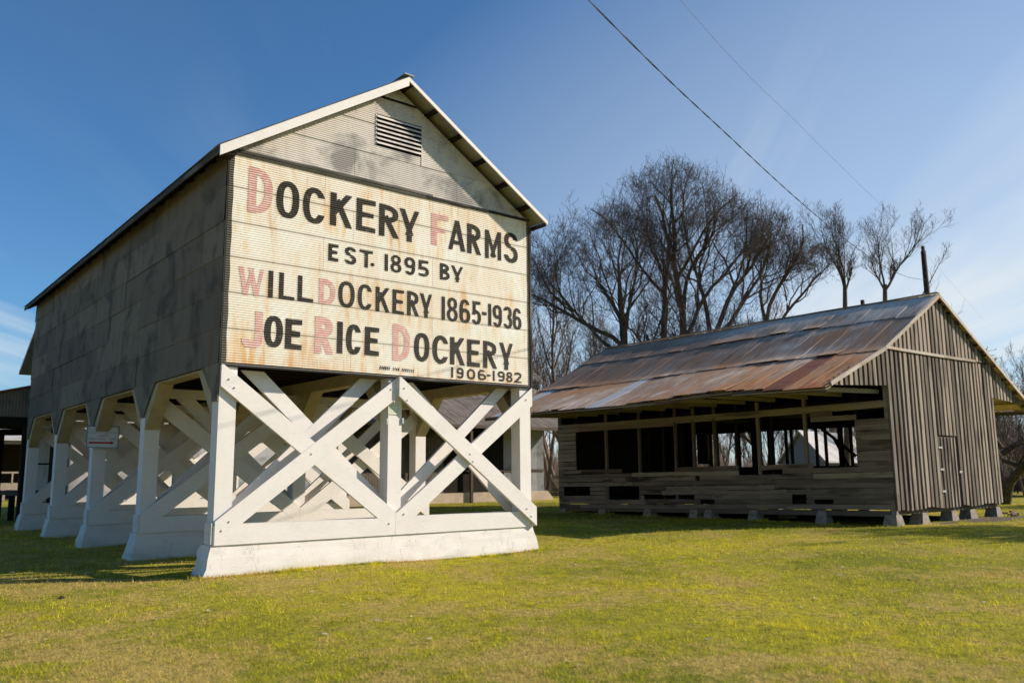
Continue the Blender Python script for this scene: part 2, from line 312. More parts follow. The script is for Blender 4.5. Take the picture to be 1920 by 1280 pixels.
# grass
def grassfield(g,P_):
    big=g.noise(g.map(P_,(1,1,1)),.42,4,.55,.4); mid=g.noise(P_,1.7,4,.6); patch=g.noise(g.map(P_,(1,1,1),(31,7,0)),.16,3,.5)
    x,y,z=g.sepx(P_)
    # straw tends to lie to the west of the yard
    f=g.m('ADD',g.m('MULTIPLY',big,.42),g.m('MULTIPLY',mid,.33)); f=g.m('ADD',f,g.m('MULTIPLY',g.noise(g.map(P_,(1,1,1),(5,9,0)),5.5,3,.6),.25)); f=g.m('ADD',f,g.rng(x,-7,6,.045,-.032))
    return f,patch,mid
m_,t,b=newmat('lawn_soil',.95,.1); g=G(t); P_=g.pos(); f,patch,mid=grassfield(g,P_); hf=g.noise(P_,38,4,.7); hf2=g.noise(g.map(P_,(1,1,1),(3,3,3)),9,4,.7)
c=g.mix(g.rng(patch,.38,.62),(.20,.205,.018),(.42,.36,.028)); c=g.mix(g.rng(f,.47,.57,0,.9),c,(.46,.335,.095)); c=g.mix(g.rng(hf2,.48,.66,0,.7),c,(.12,.13,.022)); c=g.mix(g.rng(hf,.52,.75,0,.6),c,(.10,.085,.03)); c=g.mix(g.rng(hf,.45,.25,0,.5),c,(.52,.43,.08))
g.col(b,c); g.bump(b,g.m('ADD',hf,g.m('MULTIPLY',hf2,2)),.9,.04); M['soil']=m_
m_,t,b=newmat('grass_blades',.7,.2); g=G(t); P_=g.pos(); f,patch,mid=grassfield(g,P_)
at=NN(t,'ShaderNodeAttribute'); at.attribute_name='rnd'; rv=at.outputs['Fac']
green=g.mix(rv,(.26,.29,.010),(.74,.67,.028)); green=g.mix(g.rng(patch,.36,.56,0,.85),green,g.mix(rv,(.66,.56,.022),(.98,.82,.04))); dk=g.noise(g.map(P_,(1,1,1),(13,2,0)),3.2,4,.65); green=g.mix(g.rng(dk,.46,.60,0,.85),green,(.15,.17,.02))
straw=g.mix(rv,(.42,.30,.085),(.76,.56,.17)); k=g.m('ADD',g.rng(f,.46,.56,.06,.95),g.m('MULTIPLY',g.m('SUBTRACT',g.m('FRACT',g.m('MULTIPLY',rv,17.3)),.5),.9))
c=g.mix(g.rng(k,.42,.58),green,straw); g.col(b,c)
o_=[n for n in t.nodes if n.type=='OUTPUT_MATERIAL'][0]; tr=NN(t,'ShaderNodeBsdfTranslucent'); t.links.new(c,tr.inputs[0]); ms=NN(t,'ShaderNodeMixShader'); ms.inputs[0].default_value=.42
t.links.new(b.outputs[0],ms.inputs[1]); t.links.new(tr.outputs[0],ms.inputs[2]); t.links.new(ms.outputs[0],o_.inputs[0]); M['grass']=m_
# ------------------------------------------------------------------ ground
def gh(x,y):
    d=np.hypot(x-CAM.x,y-CAM.y)
    return .022*np.sin(x*.9+1.3*np.sin(y*.5))*np.cos(y*.8+.7*np.sin(x*.43))+.015*np.sin(x*2.1+y*1.3)*np.sin(y*1.7-x*.6)-.03
def grid_mesh(x0,x1,y0,y1,n,hf):
    xs=np.linspace(x0,x1,n+1); ys=np.linspace(y0,y1,n+1); X,Y=np.meshgrid(xs,ys); Z=hf(X,Y)
    v=np.stack([X.ravel(),Y.ravel(),Z.ravel()],1); i=np.arange(n*(n+1)); i=i[(i%(n+1))<n]
    return v,np.stack([i,i+1,i+n+2,i+n+1],1)
def nonuni(c,lo,hi,n,k):
    t_=np.linspace(-1,1,n+1); s_=np.sign(t_)*(np.exp(k*np.abs(t_))-1)/(math.exp(k)-1); return np.where(s_<0,c+s_*(c-lo),c+s_*(hi-c))
xs=nonuni(8,-700,800,360,5.2); ys=nonuni(0,-700,900,360,5.2); X,Y=np.meshgrid(xs,ys); D=np.hypot(X-8,Y)
Z=gh(X,Y)*np.clip(1-(D-60)/60,0,1); n=360
v=np.stack([X.ravel(),Y.ravel(),Z.ravel()],1); i=np.arange(n*(n+1)); i=i[(i%(n+1))<n]; f=np.stack([i,i+1,i+n+2,i+n+1],1)
gr_=obj('ground',mesh(v.tolist(),f.tolist(),M['soil'],True,'ground'),kind='structure')
def blades():
    nr=np.random.RandomState(3)
    az0=YAW-.60; az1=YAW+.60; C2=np.array([CAM.x,CAM.y])
    P=[];S=[]
    for (ra,rb,den,sc,nb_) in ((3.6,6.5,260,.85,11),(6.5,10,190,1.0,9),(10,17,95,1.3,8),(17,30,34,1.9,7),(30,48,10,2.8,6)):
        area=(az1-az0)/2*(rb*rb-ra*ra); n_=int(area*den); rr=np.sqrt(nr.uniform(ra*ra,rb*rb,n_)); aa=nr.uniform(az0,az1,n_)
        p=C2+np.stack([rr*np.sin(aa),rr*np.cos(aa)],1)
        p=np.repeat(p,nb_,0)+nr.normal(0,.035*sc,(n_*nb_,2)); P.append(p); S.append(np.full(len(p),sc))
    # longer uncut grass against the footings and piers
    for Yb in (0,4.13,8.27,12.4):
        m_=9000 if Yb==0 else 2500; P.append(np.stack([nr.uniform(-.35,7.2,m_),Yb-.13-np.abs(nr.normal(0,.05,m_))],1)); S.append(np.full(m_,2.0))
        m_=900; P.append(np.stack([-.22-np.abs(nr.normal(0,.05,m_)),nr.uniform(Yb-.1,Yb+.6,m_)],1)); S.append(np.full(m_,2.0))
    for (qx,qy) in ((19.48,-1.6),(21.1,-1.6),(23.1,-1.6),(24.5,-1.6),(26.5,-1.6),(19.43,.6),(19.43,3.1),(19.43,4.95),(19.43,5.6),(19.43,7.8),(19.43,10.2),(19.43,12.5)):
        m_=260; P.append(np.stack([qx+nr.normal(0,.3,m_),qy-.38+nr.normal(0,.08,m_)],1)); S.append(np.full(m_,4.5))
    P=np.concatenate(P); S=np.concatenate(S)
    x,y=P[:,0],P[:,1]; ok=~((x>-.02)&(x<6.9)&(y>-.02)&(np.mod(y,4.13)<.5)&(y<17)); ok&=~((x>19.5)&(x<26.6)&(y>-1.7)&(y<12.7))
    ok&=~((x>19.2)&(x<27.6)&(y>-2.6)&(y<0)&(nr.rand(len(x))<.8))
    P=P[ok];S=S[ok]; n_=len(P)
    dens=.5+.5*np.sin(P[:,0]*1.9+np.sin(P[:,1]*2.3)*1.5)*np.sin(P[:,1]*1.6+np.sin(P[:,0]*1.1)*1.7)
    h=nr.gamma(3.2,.0072,n_).clip(.008,.055)*(.65+.75*dens)*S**.5; tall=nr.rand(n_)<.006; h[tall]*=1.8
    th=nr.uniform(0,2*np.pi,n_); wd=nr.uniform(.0022,.0042,n_)*S; ln=nr.uniform(.25,1.1,n_)*h; la=nr.uniform(0,2*np.pi,n_)
    z=gh(P[:,0],P[:,1])-.004
    a=np.stack([P[:,0]-np.cos(th)*wd,P[:,1]-np.sin(th)*wd,z],1); b_=np.stack([P[:,0]+np.cos(th)*wd,P[:,1]+np.sin(th)*wd,z],1)
    c_=np.stack([P[:,0]+np.cos(la)*ln,P[:,1]+np.sin(la)*ln,z+h],1)
    V=np.stack([a,b_,c_],1).reshape(-1,3).astype(np.float32)
    me=bpy.data.meshes.new('grass'); me.vertices.add(3*n_); me.vertices.foreach_set('co',V.ravel())
    me.loops.add(3*n_); me.loops.foreach_set('vertex_index',np.arange(3*n_,dtype=np.int32)); me.polygons.add(n_); me.polygons.foreach_set('loop_start',np.arange(0,3*n_,3,dtype=np.int32))
    me.materials.append(M['grass']); at_=me.attributes.new('rnd','FLOAT','POINT'); at_.data.foreach_set('value',np.repeat(nr.rand(n_),3).astype(np.float32))
    me.update(); o=obj('grass',me,kind='stuff'); o['label']='short patchy green and straw-coloured grass covering the yard'; o['category']='grass'
    print('blades',n_)
blades()
# ------------------------------------------------------------------ MAIN BARN on white timber bents
W,ZB,ZT,LB=6.87,3.475,7.25,16.53; AX=3.435; SL=.631; ZA=9.56
barn=thing('raised_seed_house','corrugated farm building raised on white cross-braced timbers, with a painted sign on its gable','barn')
def roofz(x): return ZA-SL*abs(x-AX)
NROW=15; RH=.63; AMP=.0082
def wall_off(z,row):
    fr=(z-(ZB+row*RH))/RH
    return -AMP*math.cos(2*math.pi*(z-ZB)/PIT_)-.005*(1-fr)-.010
def sheet_front(name,row,x0,x1,mat,parent,gable,cut=None):
    z0=ZB+row*RH; z1=z0+RH+.012; vs=[];fs=[]; n_=62 if True else 0
    zz=[z0+i*PIT_/4 for i in range(int(round(RH/(PIT_/4)))+2)]
    prev=None
    for z in zz:
        hw=(ZA-.17-z)/SL; a=max(x0,0.0,AX-hw); b_=min(x1,W,AX+hw)
        if b_-a<.01: prev=None; continue
        if z>ZB+row*RH+RH+.014: break
        y=wall_off(z,row); i=len(vs); vs+= [(a,y,z),(b_,y,z)]
        if prev is not None: fs.append((prev,prev+1,i+1,i))
        prev=i
    if len(fs)<1: return
    me=mesh(vs,fs,mat,True,name); return obj(name,me,parent)
fw=box('front_wall',(.02,W-.02,.004,.03,ZB+.01,ZT-.05),M['interior'],barn)
gw=prism_xz('gable_wall',[(.05,ZT-.05),(W-.05,ZT-.05),(W-.05,roofz(W-.05)-.2),(AX,ZA-.22),(.05,roofz(.05)-.2)],.004,.03,M['interior'],barn)
VX0,VX1,VZ0,VZ1=2.90,3.995,8.08,8.74
for row in range(10):
    z0=ZB+row*RH
    offx=0 if row%2==0 else -.61
    x=offx-.0
    sign=row<6
    while x<W:
        a,b_=x,x+2.44
        if not sign:
            # leave the louvred vent open
            zc=z0+RH/2
            if z0+RH>VZ0+.05 and z0<VZ1-.05:
                for (p,q) in ((a,min(b_,VX0)),(max(a,VX1),b_)):
                    if q-p>.05: sheet_front('corrugated_sheet',row,p,q,M['gable_metal'],gw,True)
                # strips above / below the vent inside this row
                x+=2.44; continue
        sheet_front('corrugated_sheet',row,max(a,0),b_+.012,M['sign'] if sign else M['gable_metal'],fw if sign else gw,not sign)
        x+=2.44
# strips of sheet above and below the vent
for (za,zb) in ((7.885,VZ0),(VZ1,9.1)):
    vs=[];fs=[];z=za;k=0
    while z<zb:
        hw=(ZA-.17-z)/SL; vs+=[(max(VX0,AX-hw),-AMP*math.cos(2*math.pi*(z-ZB)/PIT_)-.012,z),(min(VX1,AX+hw),-AMP*math.cos(2*math.pi*(z-ZB)/PIT_)-.012,z)]
        if k: fs.append((2*k-2,2*k-1,2*k+1,2*k))
        k+=1; z+=PIT_/4
    obj('corrugated_sheet',mesh(vs,fs,M['gable_metal'],True,'corrugated_sheet'),gw)
vent=obj('louvred_vent',mesh(*(lambda mb:(mb.v,mb.f))(lambda:None) if False else ([(VX0,.0,VZ0),(VX1,.0,VZ0),(VX1,.0,VZ1),(VX0,.0,VZ1)],[(0,1,2,3)]),M['interior'],name='vent_back'),barn)
for k in range(7):
    z=VZ0+.03+k*(VZ1-VZ0-.02)/7
    v=[(VX0+.02,-.052,z),(VX1-.02,-.052,z),(VX1-.02,-.045,z+.003),(VX0+.02,-.045,z+.003),(VX0+.02,-.012,z+.060),(VX1-.02,-.012,z+.060),(VX1-.02,-.005,z+.060),(VX0+.02,-.005,z+.060)]
    obj('slat',mesh(v,BOXF,M['gable_metal'],name='slat'),vent)
box('vent_jamb',(VX0-.004,VX0+.016,-.024,.0,VZ0,VZ1),M['gable_metal'],vent); box('vent_jamb',(VX1-.016,VX1+.004,-.024,.0,VZ0-.2,VZ1),M['gable_metal'],vent)
# black edge strips painted on the corrugation + trim
def conform(intervals_at,zlo,zhi,mat,name,parent,proud=.0022,dz=PIT_/4):
    vs=[];fs=[]
    z=zlo
    r0=int((zlo-ZB)//RH)
    for row in range(max(0,r0),10):
        za=max(zlo,ZB+row*RH); zb=min(zhi,ZB+(row+1)*RH)
        if zb<=za: continue
        k0=math.floor((za-ZB)/dz+1e-6); lev=[za]+[ZB+k*dz for k in range(k0+1,int(math.ceil((zb-ZB)/dz-1e-6)))]+[zb]
        for i in range(len(lev)-1):
            a,b_=lev[i],lev[i+1]
            if b_-a<1e-5: continue
            ia,ib=intervals_at(a+1e-5),intervals_at(b_-1e-5)
            if len(ia)!=len(ib): ia=ib=intervals_at((a+b_)/2)
            for (p,q),(p2,q2) in zip(ia,ib):
                n_=len(vs); ya=wall_off(a,row)-proud; yb=wall_off(b_,row)-proud
                vs+=[(p,ya,a),(q,ya,a),(q2,yb,b_),(p2,yb,b_)]; fs.append((n_,n_+1,n_+2,n_+3))
    return obj(name,mesh(vs,fs,mat,False,name),parent) if fs else None
conform(lambda z:[(0.0,.085+.006*math.sin(z*9))],ZB,ZT,M['blackpaint'],'black_border',fw)
conform(lambda z:[(W-.062+.005*math.sin(z*7),W)],ZB,ZT,M['blackpaint'],'black_border',fw)
conform(lambda z:[(.085,W-.062)],ZB,ZB+.034,M['blackpaint'],'black_border',fw)
board('trim_strip',(0,-.03,ZT+.03),(W*.62,-.03,ZT+.045),.03,.055,M['blacktrim'],fw,n=10,warp=.006)
board('trim_strip',(W*.6,-.03,ZT+.0),(W,-.03,ZT+.0),.03,.05,M['blacktrim'],fw,n=6,warp=.005)
board('trim_strip',(0,-.024,ZT-.035),(W*.75,-.024,ZT-.03),.022,.03,M['blacktrim'],fw,n=10,warp=.005)
board('corner_strip',(-.012,.0,ZB),(-.012,.0,ZT-.02),.022,.03,M['blacktrim'],fw,upv=(1,0,0))
board('corner_strip',(W+.03,-.02,ZB-.02),(W+.03,-.02,ZT-.15),.03,.05,M['blacktrim'],fw,upv=(1,0,0))
board('bottom_strip',(.0,-.03,ZB-.018),(W+.02,-.03,ZB-.025),.025,.03,M['blacktrim'],fw,n=12,warp=.004)
# ---- lettering
Cn=np.array
def _proj_inv(px,py,pl=0.0):
    d=fwd*FPX+r2*(px-960)-u2*(py-640); t_=(pl-CAM.y)/d.y; q=CAM+d*t_; return q.x,q.z
def seg(ax,ay,bx,by,t_,ext=0.0):
    def f(x,y):
        dx_,dy_=bx-ax,by-ay; L=math.hypot(dx_,dy_); ux,uy=dx_/L,dy_/L; s=(x-ax)*ux+(y-ay)*uy; p=abs(-(x-ax)*uy+(y-ay)*ux)
        return (p<=t_/2)&(s>=-ext)&(s<=L+ext)
    return f
def ring(cx,cy,rx,ry,tx,ty,cond=None,n_=2.35):
    def f(x,y):
        a=np.abs((x-cx)/rx)**n_+np.abs((y-cy)/ry)**n_; b_=np.abs((x-cx)/max(rx-tx,1e-4))**n_+np.abs((y-cy)/max(ry-ty,1e-4))**n_
        r_=(a<=1)&(b_>=1)
        return r_&cond(x,y) if cond else r_
    return f
def glyph(ch,w_,h_,t_):
    """strokes of one hand-painted capital, box w_ x h_ metres; t_ stroke weight"""
    s=t_; q=t_*.80; x0=s/2; x1=w_-s/2; e=s
    if ch=='I' or ch=='1': return [seg(w_/2,0,w_/2,h_,s)]+([seg(w_/2-s*.9,h_-q*1.1,w_/2,h_-q*.35,q*.7)] if False else [])
    if ch in 'O0': return [ring(w_/2,h_/2,w_/2,h_/2,s,q)]
    if ch=='D': return [seg(x0,0,x0,h_,s),ring(s*.4,h_/2,w_-s*.4,h_/2,s,q,lambda x,y:x>=s*.45,2.6)]
    if ch=='C': return [ring(w_/2,h_/2,w_/2,h_/2,s,q,lambda x,y:~((x>w_*.56)&(np.abs(y-h_/2)<h_*.235)))]
    if ch=='E': return [seg(x0,0,x0,h_,s),seg(0,h_-q/2,w_,h_-q/2,q),seg(0,q/2,w_,q/2,q),seg(0,h_*.52,w_*.9,h_*.52,q)]
    if ch=='F': return [seg(x0,0,x0,h_,s),seg(0,h_-q/2,w_,h_-q/2,q),seg(0,h_*.5,w_*.8,h_*.5,q)]
    if ch=='L': return [seg(x0,0,x0,h_,s),seg(0,q/2,w_,q/2,q)]
    if ch=='T': return [seg(w_/2,0,w_/2,h_,s),seg(0,h_-q/2,w_,h_-q/2,q)]
    if ch=='K': return [seg(x0,0,x0,h_,s),seg(x0,h_*.36,w_-s*.55,h_,s*.85,e),seg(w_*.42,h_*.62,w_-s*.5,0,s*.95,e)]
    if ch=='R': return [seg(x0,0,x0,h_,s),ring(s*.3,h_*.715,w_-s*.45,h_*.285,s,q,lambda x,y:x>=s*.45,2.6),seg(w_*.45,h_*.47,w_-s*.5,0,s*.95,e)]
    if ch=='B': return [seg(x0,0,x0,h_,s),ring(s*.3,h_*.74,w_*.93-s*.3,h_*.26,s,q,lambda x,y:x>=s*.45,2.6),ring(s*.3,h_*.28,w_-s*.3,h_*.28,s,q,lambda x,y:x>=s*.45,2.6)]
    if ch=='Y': return [seg(w_/2,0,w_/2,h_*.46,s),seg(w_/2,h_*.36,s*.55,h_,s*.95,e),seg(w_/2,h_*.36,w_-s*.5,h_,s*.8,e)]
    if ch=='A': return [seg(s*.5,0,w_/2,h_*.98,s*.8,e),seg(w_-s*.55,0,w_/2,h_*.98,s*.98,e),seg(w_*.25,h_*.26,w_*.75,h_*.26,q*.8)]
    if ch=='M': return [seg(x0*.85,0,x0*.85,h_,s*.85),seg(w_-x0*.85,0,w_-x0*.85,h_,s*.85),seg(x0*.9,h_,w_/2,h_*.25,s*.75,e),seg(w_-x0*.9,h_,w_/2,h_*.25,s*.75,e)]
    if ch=='N': return [seg(x0,0,x0,h_,s),seg(w_-x0,0,w_-x0,h_,s),seg(x0,h_,w_-x0,0,s*.8,e)]
    if ch=='W': return [seg(s*.4,h_,w_*.29,0,s*.85,e),seg(w_*.29,0,w_*.5,h_*.85,s*.6,e),seg(w_*.5,h_*.85,w_*.71,0,s*.85,e),seg(w_*.71,0,w_-s*.35,h_,s*.6,e)]
    if ch=='V': return [seg(s*.5,h_,w_*.5,0,s*.9,e),seg(w_*.5,0,w_-s*.5,h_,s*.75,e)]
    if ch=='G': return [ring(w_/2,h_/2,w_/2,h_/2,s,q,lambda x,y:~((x>w_*.56)&(np.abs(y-h_*.58)<h_*.16))),seg(w_*.5,h_*.42,w_,h_*.42,q)]
    if ch=='Z': return [seg(0,h_-q/2,w_,h_-q/2,q),seg(0,q/2,w_,q/2,q),seg(s*.6,0,w_-s*.6,h_,s,e)]
    if ch=='J': return [seg(w_-s/2,h_*.22,w_-s/2,h_,s),ring(w_/2,h_*.24,w_/2,h_*.24,s,q,lambda x,y:(y<=h_*.24),2.4)]
    if ch=='.': return [ring(w_/2,h_/2,w_/2,h_/2,w_/2,h_/2,None,2)]
    if ch=='-': return [seg(0,h_/2,w_,h_/2,h_)]
    if ch=='8': return [ring(w_/2,h_*.74,w_*.45,h_*.26,s*.9,q*.85,None,2.1),ring(w_/2,h_*.28,w_*.5,h_*.28,s*.95,q*.85,None,2.1)]
    if ch=='9': return [ring(w_/2,h_*.69,w_*.5,h_*.31,s,q,None,2.2),ring(w_/2,h_/2,w_/2,h_/2,s,q,lambda x,y:((x>w_/2)&(y<h_*.69))|((y<h_*.22)),2.4)]
    if ch=='6': return [ring(w_/2,h_*.31,w_*.5,h_*.31,s,q,None,2.2),ring(w_/2,h_/2,w_/2,h_/2,s,q,lambda x,y:((x<w_/2)&(y>h_*.31))|((y>h_*.78)),2.4)]
    if ch=='5': return [seg(s*.1,h_-q/2,w_*.95,h_-q/2,q),seg(s*.6,h_*.5,s*.6,h_,s*.95),ring(w_*.46,h_*.31,w_*.54,h_*.31,s,q,lambda x,y:~((x<w_*.45)&(y>h_*.20)&(y<h_*.42)),2.2)]
    if ch=='3': return [ring(w_*.46,h_*.73,w_*.5,h_*.27,s,q,lambda x,y:(x>w_*.46)|(y>h_*.80),2.2),ring(w_*.48,h_*.29,w_*.52,h_*.29,s,q,lambda x,y:(x>w_*.46)|(y<h_*.20),2.2)]
    if ch=='2': return [ring(w_/2,h_*.71,w_/2,h_*.29,s,q,lambda x,y:(y>h_*.71)|(x>w_*.62),2.2),seg(s*.55,q*.3,w_-s*.55,h_*.60,s*.95,s*.2),seg(0,q/2,w_,q/2,q)]
    if ch=='S': return [ring(w_/2,h_*.735,w_*.48,h_*.265,s,q,lambda x,y:~((x>w_*.5)&(y<h_*.76)),2.2),ring(w_/2,h_*.275,w_*.5,h_*.275,s,q,lambda x,y:~((x<w_*.5)&(y>h_*.25)),2.2)]
    return []
def paint(ch,cx0,cx1,pyt,pyb,t_,mat,slant=0.0):
    """source-photo pixels of the letter's box -> metres on the wall, then cut into scan strips that follow the corrugation"""
    pc=(cx0+cx1)/2; pm=(pyt+pyb)/2
    x0,_=_proj_inv(cx0,pm); x1,_=_proj_inv(cx1,pm); _,z1=_proj_inv(pc,pyt); _,z0=_proj_inv(pc,pyb)
    w_,h_=x1-x0,z1-z0; prims=glyph(ch,w_,h_,t_)
    xs_=np.arange(-.02,w_+.02+slant*h_,.003)
    def inter(z):
        y=z-z0
        if y<0 or y>h_: return []
        xx=xs_-slant*y; ins=np.zeros(len(xs_),bool)
        for p in prims: ins|=p(xx,y)
        ins&=(xx>=-.001)&(xx<=w_+.001)
        d=np.diff(ins.astype(int)); a=np.where(d==1)[0]; b_=np.where(d==-1)[0]
        return [(x0+xs_[i]+.0015,x0+xs_[j]+.0015) for i,j in zip(a,b_) if j-i>1]
    conform(inter,z0,z1,mat,'painted_letter',fw,proud=.0045)
def z1c(l): return [(c,380+a/2,380+b_/2,120+p/2,120+q/2) for c,a,b_,p,q in l]
def z4c(l): return [(c,680+a/3.765,680+b_/3.765,400+p/3.765,400+q/3.765) for c,a,b_,p,q in l]
L1=z1c([('D',170,262,393,563),('O',275,362,441,580),('C',375,460,465,600),('K',477,560,489,612),('E',575,647,509,630),('R',660,735,530,650),('Y',735,812,548,668),('F',856,921,565,684),('A',918,985,588,700),('R',990,1043,603,714),('M',1057,1118,627,732),('S',1128,1180,634,746)])
L2=z1c([('E',470,508,676,740),('S',531,575,687,752),('T',587,637,699,764),('.',628,643,746,760),('1',680,695,713,777),('8',703,744,717,783),('9',755,796,725,792),('5',807,847,737,798),('B',888,925,749,811),('Y',930,976,759,819)])
L3=z1c([('W',133,229,765,870),('I',242,266,775,878),('L',285,344,785,885),('L',355,414,796,893),('D',435,497,807,904),('O',507,569,815,914),('C',580,635,826,923),('K',647,700,838,931),('E',710,754,847,939),('R',765,810,853,945),('Y',812,860,862,953),('1',894,908,872,961),('8',914,955,876,966),('6',961,1002,883,972),('5',1009,1042,890,978),('-',1046,1063,930,942),('1',1069,1081,899,983),('9',1086,1121,904,988),('3',1127,1159,910,993),('6',1161,1194,916,997)])
L4=z1c([('J',146,224,925,1065),('O',229,300,944,1063),('E',308,371,957,1071),('R',420,490,948,1086),('I',500,526,966,1086),('C',536,594,976,1090),('E',606,660,987,1093),('D',711,776,977,1115),('O',791,849,1008,1116),('C',860,921,1018,1124),('K',926,981,1026,1128),('E',990,1038,1034,1134),('R',1050,1102,1040,1140),('Y',1110,1163,1047,1147)])
L5=z4c([('1',620,638,1086,1160),('9',660,710,1089,1166),('0',733,792,1098,1173),('6',810,868,1103,1178),('-',873,900,1138,1151),('1',912,932,1110,1184),('9',950,1000,1114,1187),('8',1010,1055,1119,1192),('2',1065,1118,1122,1197)])
for Ls,tt,reds in ((L1,.135,(0,7)),(L2,.078,()),(L3,.088,(0,4)),(L4,.125,(0,3,7)),(L5,.052,())):
    for i_,(c_,a,b_,p,q) in enumerate(Ls):
        k=1.0-.12*(i_/len(Ls)) if Ls is L1 or Ls is L4 else 1.0
        paint(c_,a,b_,p,q,tt*k*(1.12 if i_ in reds else 1),M['lpink'] if i_ in reds else M['lblack'])
tiny='ZONNER SIGN SERVICE'
for i_,c_ in enumerate(tiny):
    if c_==' ': continue
    fa=i_/len(tiny); fb=(i_+.72)/len(tiny)
    (_,a,b_,p,q),=z4c([(c_,114+248*fa,114+248*fb,1076+27*fa,1099+27*fa)])
    paint(c_,a,b_,p,q,.016,M['lblack'],slant=.18)
# ---- side walls
def side_wall(name,X,sgn):
    wl=box(name,(X+.01 if sgn<0 else X-.04,X+.04 if sgn<0 else X-.01,.05,LB+.25,ZB,ZT-.05),M['interior'],barn)
    for row in range(6):
        z0=ZB+row*RH; y=.0 if row%2==0 else -1.22
        while y<LB+.3:
            a,b_=max(y,0.035),min(y+2.44,LB+.3); vs=[];fs=[]
            nn=30; tilt=rng.uniform(-.007,.007)
            for i in range(nn+1):
                z=z0+i*(RH+.012)/nn
                if z>ZT+.02: break
                xo=X+sgn*(.020+(AMP if i%2 else -AMP)*.8+.013*(1-i/nn)+tilt)
                vs+=[(xo,a,z),(xo,b_+.01,z)]
                if i: fs.append((2*i-2,2*i-1,2*i+1,2*i) if sgn>0 else (2*i-1,2*i-2,2*i,2*i+1))
            if b_-a>.1: obj('corrugated_sheet',mesh(vs,fs,M['side_metal'],True,'corrugated_sheet'),wl)
            y+=2.44
    return wl
lw=side_wall('left_wall',0,-1); rw=side_wall('right_wall',W,1)
box('rear_wall',(0,W,LB+.27,LB+.30,ZB,ZT),M['side_metal'],barn)
prism_xz('rear_gable',[(0,ZT),(W,ZT),(W,roofz(W)-.15),(AX,ZA-.15),(0,roofz(0)-.15)],LB+.27,LB+.30,M['side_metal'],barn)
# ---- roof
roof=MB(); 
Y0R,Y1R=-.385,LB+.75
rf=obj('roof',mesh([(AX,Y0R+.02,ZA-.10),(AX,Y1R,ZA-.10),(AX,Y1R,ZA-.13),(AX,Y0R+.02,ZA-.13)],[(0,1,2,3)],M['roof_edge'],name='ridge_line'),barn)
def corr_roof_sheet(p_top,p_bot,y0,y1,waves,amp,mat,parent,name='roof_sheet',wob=0.0,nl=2,two=True):
    """sheet whose flutes run from p_top to p_bot (x,z); its own x axis runs down the slope"""
    dxx,dzz=p_bot[0]-p_top[0],p_bot[1]-p_top[1]; L=math.hypot(dxx,dzz); ax=Vector((dxx/L,0,dzz/L)); ay=Vector((0,1,0)); az=ax.cross(ay)
    if az.z<0: az=-az; 
    ay2=az.cross(ax)
    n_=waves*2; wd=y1-y0; vs=[];fs=[]
    for j in range(nl+1):
        s=L*j/nl; wv=[rng.uniform(-wob,wob) for _ in range(3)]
        for i in range(n_+1):
            h=amp*(1 if i%2 else -1); q=i/n_; vs.append((s,(q-.5)*wd*(1 if ay2.y>0 else -1),h+wv[0]*(1-q)+wv[1]*q))
    for j in range(nl):
        for i in range(n_):
            a=j*(n_+1)+i; fs.append((a,a+1,a+n_+2,a+n_+1) if ay2.y<0 else (a,a+n_+1,a+n_+2,a+1))
    o=Vector((p_top[0],(y0+y1)/2,p_top[1]))
    mw=Matrix(((ax.x,ay2.x,az.x,o.x),(ax.y,ay2.y,az.y,o.y),(ax.z,ay2.z,az.z,o.z),(0,0,0,1)))
    return obj(name,mesh(vs,fs,mat,True,name),parent,mw)
EVX=.33
for sg in (-1,1):
    y=Y0R
    xe=AX+sg*(AX+EVX-(.06 if sg>0 else 0)); ze=ZA-SL*abs(xe-AX)
    while y<Y1R-.05:
        corr_roof_sheet((AX,ZA-.012),(xe,ze-.012),y,min(y+.68,Y1R),10,.009,M['roof_edge'],rf,wob=.003,nl=1); y+=.66
    # fascia on the rake
    fm=M['white'] 
    hh=.185 if sg<0 else .085
    x_e=xe-sg*.02
    zt0=ZA-.035; zt1=ZA-SL*abs(x_e-AX)-.035
    v=[(AX,Y0R-.012,zt0),(x_e,Y0R-.012,zt1),(x_e,Y0R-.012,zt1-hh),(AX,Y0R-.012,zt0-hh),(AX,Y0R+.015,zt0),(x_e,Y0R+.015,zt1),(x_e,Y0R+.015,zt1-hh),(AX,Y0R+.015,zt0-hh)]
    fs=[(0,1,2,3),(7,6,5,4),(0,4,5,1),(1,5,6,2),(2,6,7,3),(3,7,4,0)]
    if sg<0: fs=[q[::-1] for q in fs]
    obj('rake_fascia',mesh(v,fs,fm,name='rake_fascia'),rf)
    # lookouts (purlin ends) under the overhang, rafters, rafter tails
    for k in range(6):
        s=.10+k*.62; xl=AX+sg*s; zl=ZA-SL*s-.07
        board('lookout',(xl,Y0R+.02,zl),(xl,.35,zl),.09,.065,M['interior'],rf,upv=(sg*SL,0,1))
    y=.6
    while y<LB+.6:
        xi=AX+sg*(AX-.1); board('rafter_tail',(xi,y,roofz(xi)-.11),(xe-sg*.06,y,roofz(xe-sg*.06)-.10),.05,.12,M['interior'],rf,upv=(0,0,1)); y+=.61
    board('eave_board',(xe-sg*.035,Y0R+.03,ze-.085),(xe-sg*.035,Y1R-.02,ze-.085),.025,.10,M['blacktrim'],rf)
board('ridge_cap',(AX,Y0R-.02,ZA+.012),(AX,Y1R,ZA+.012),.22,.02,M['roof_edge'],rf)
box('soffit_board',(-.30,.0,-.30,-.03,roofz(-.3)-.135,roofz(-.3)-.12),M['interior'],rf)
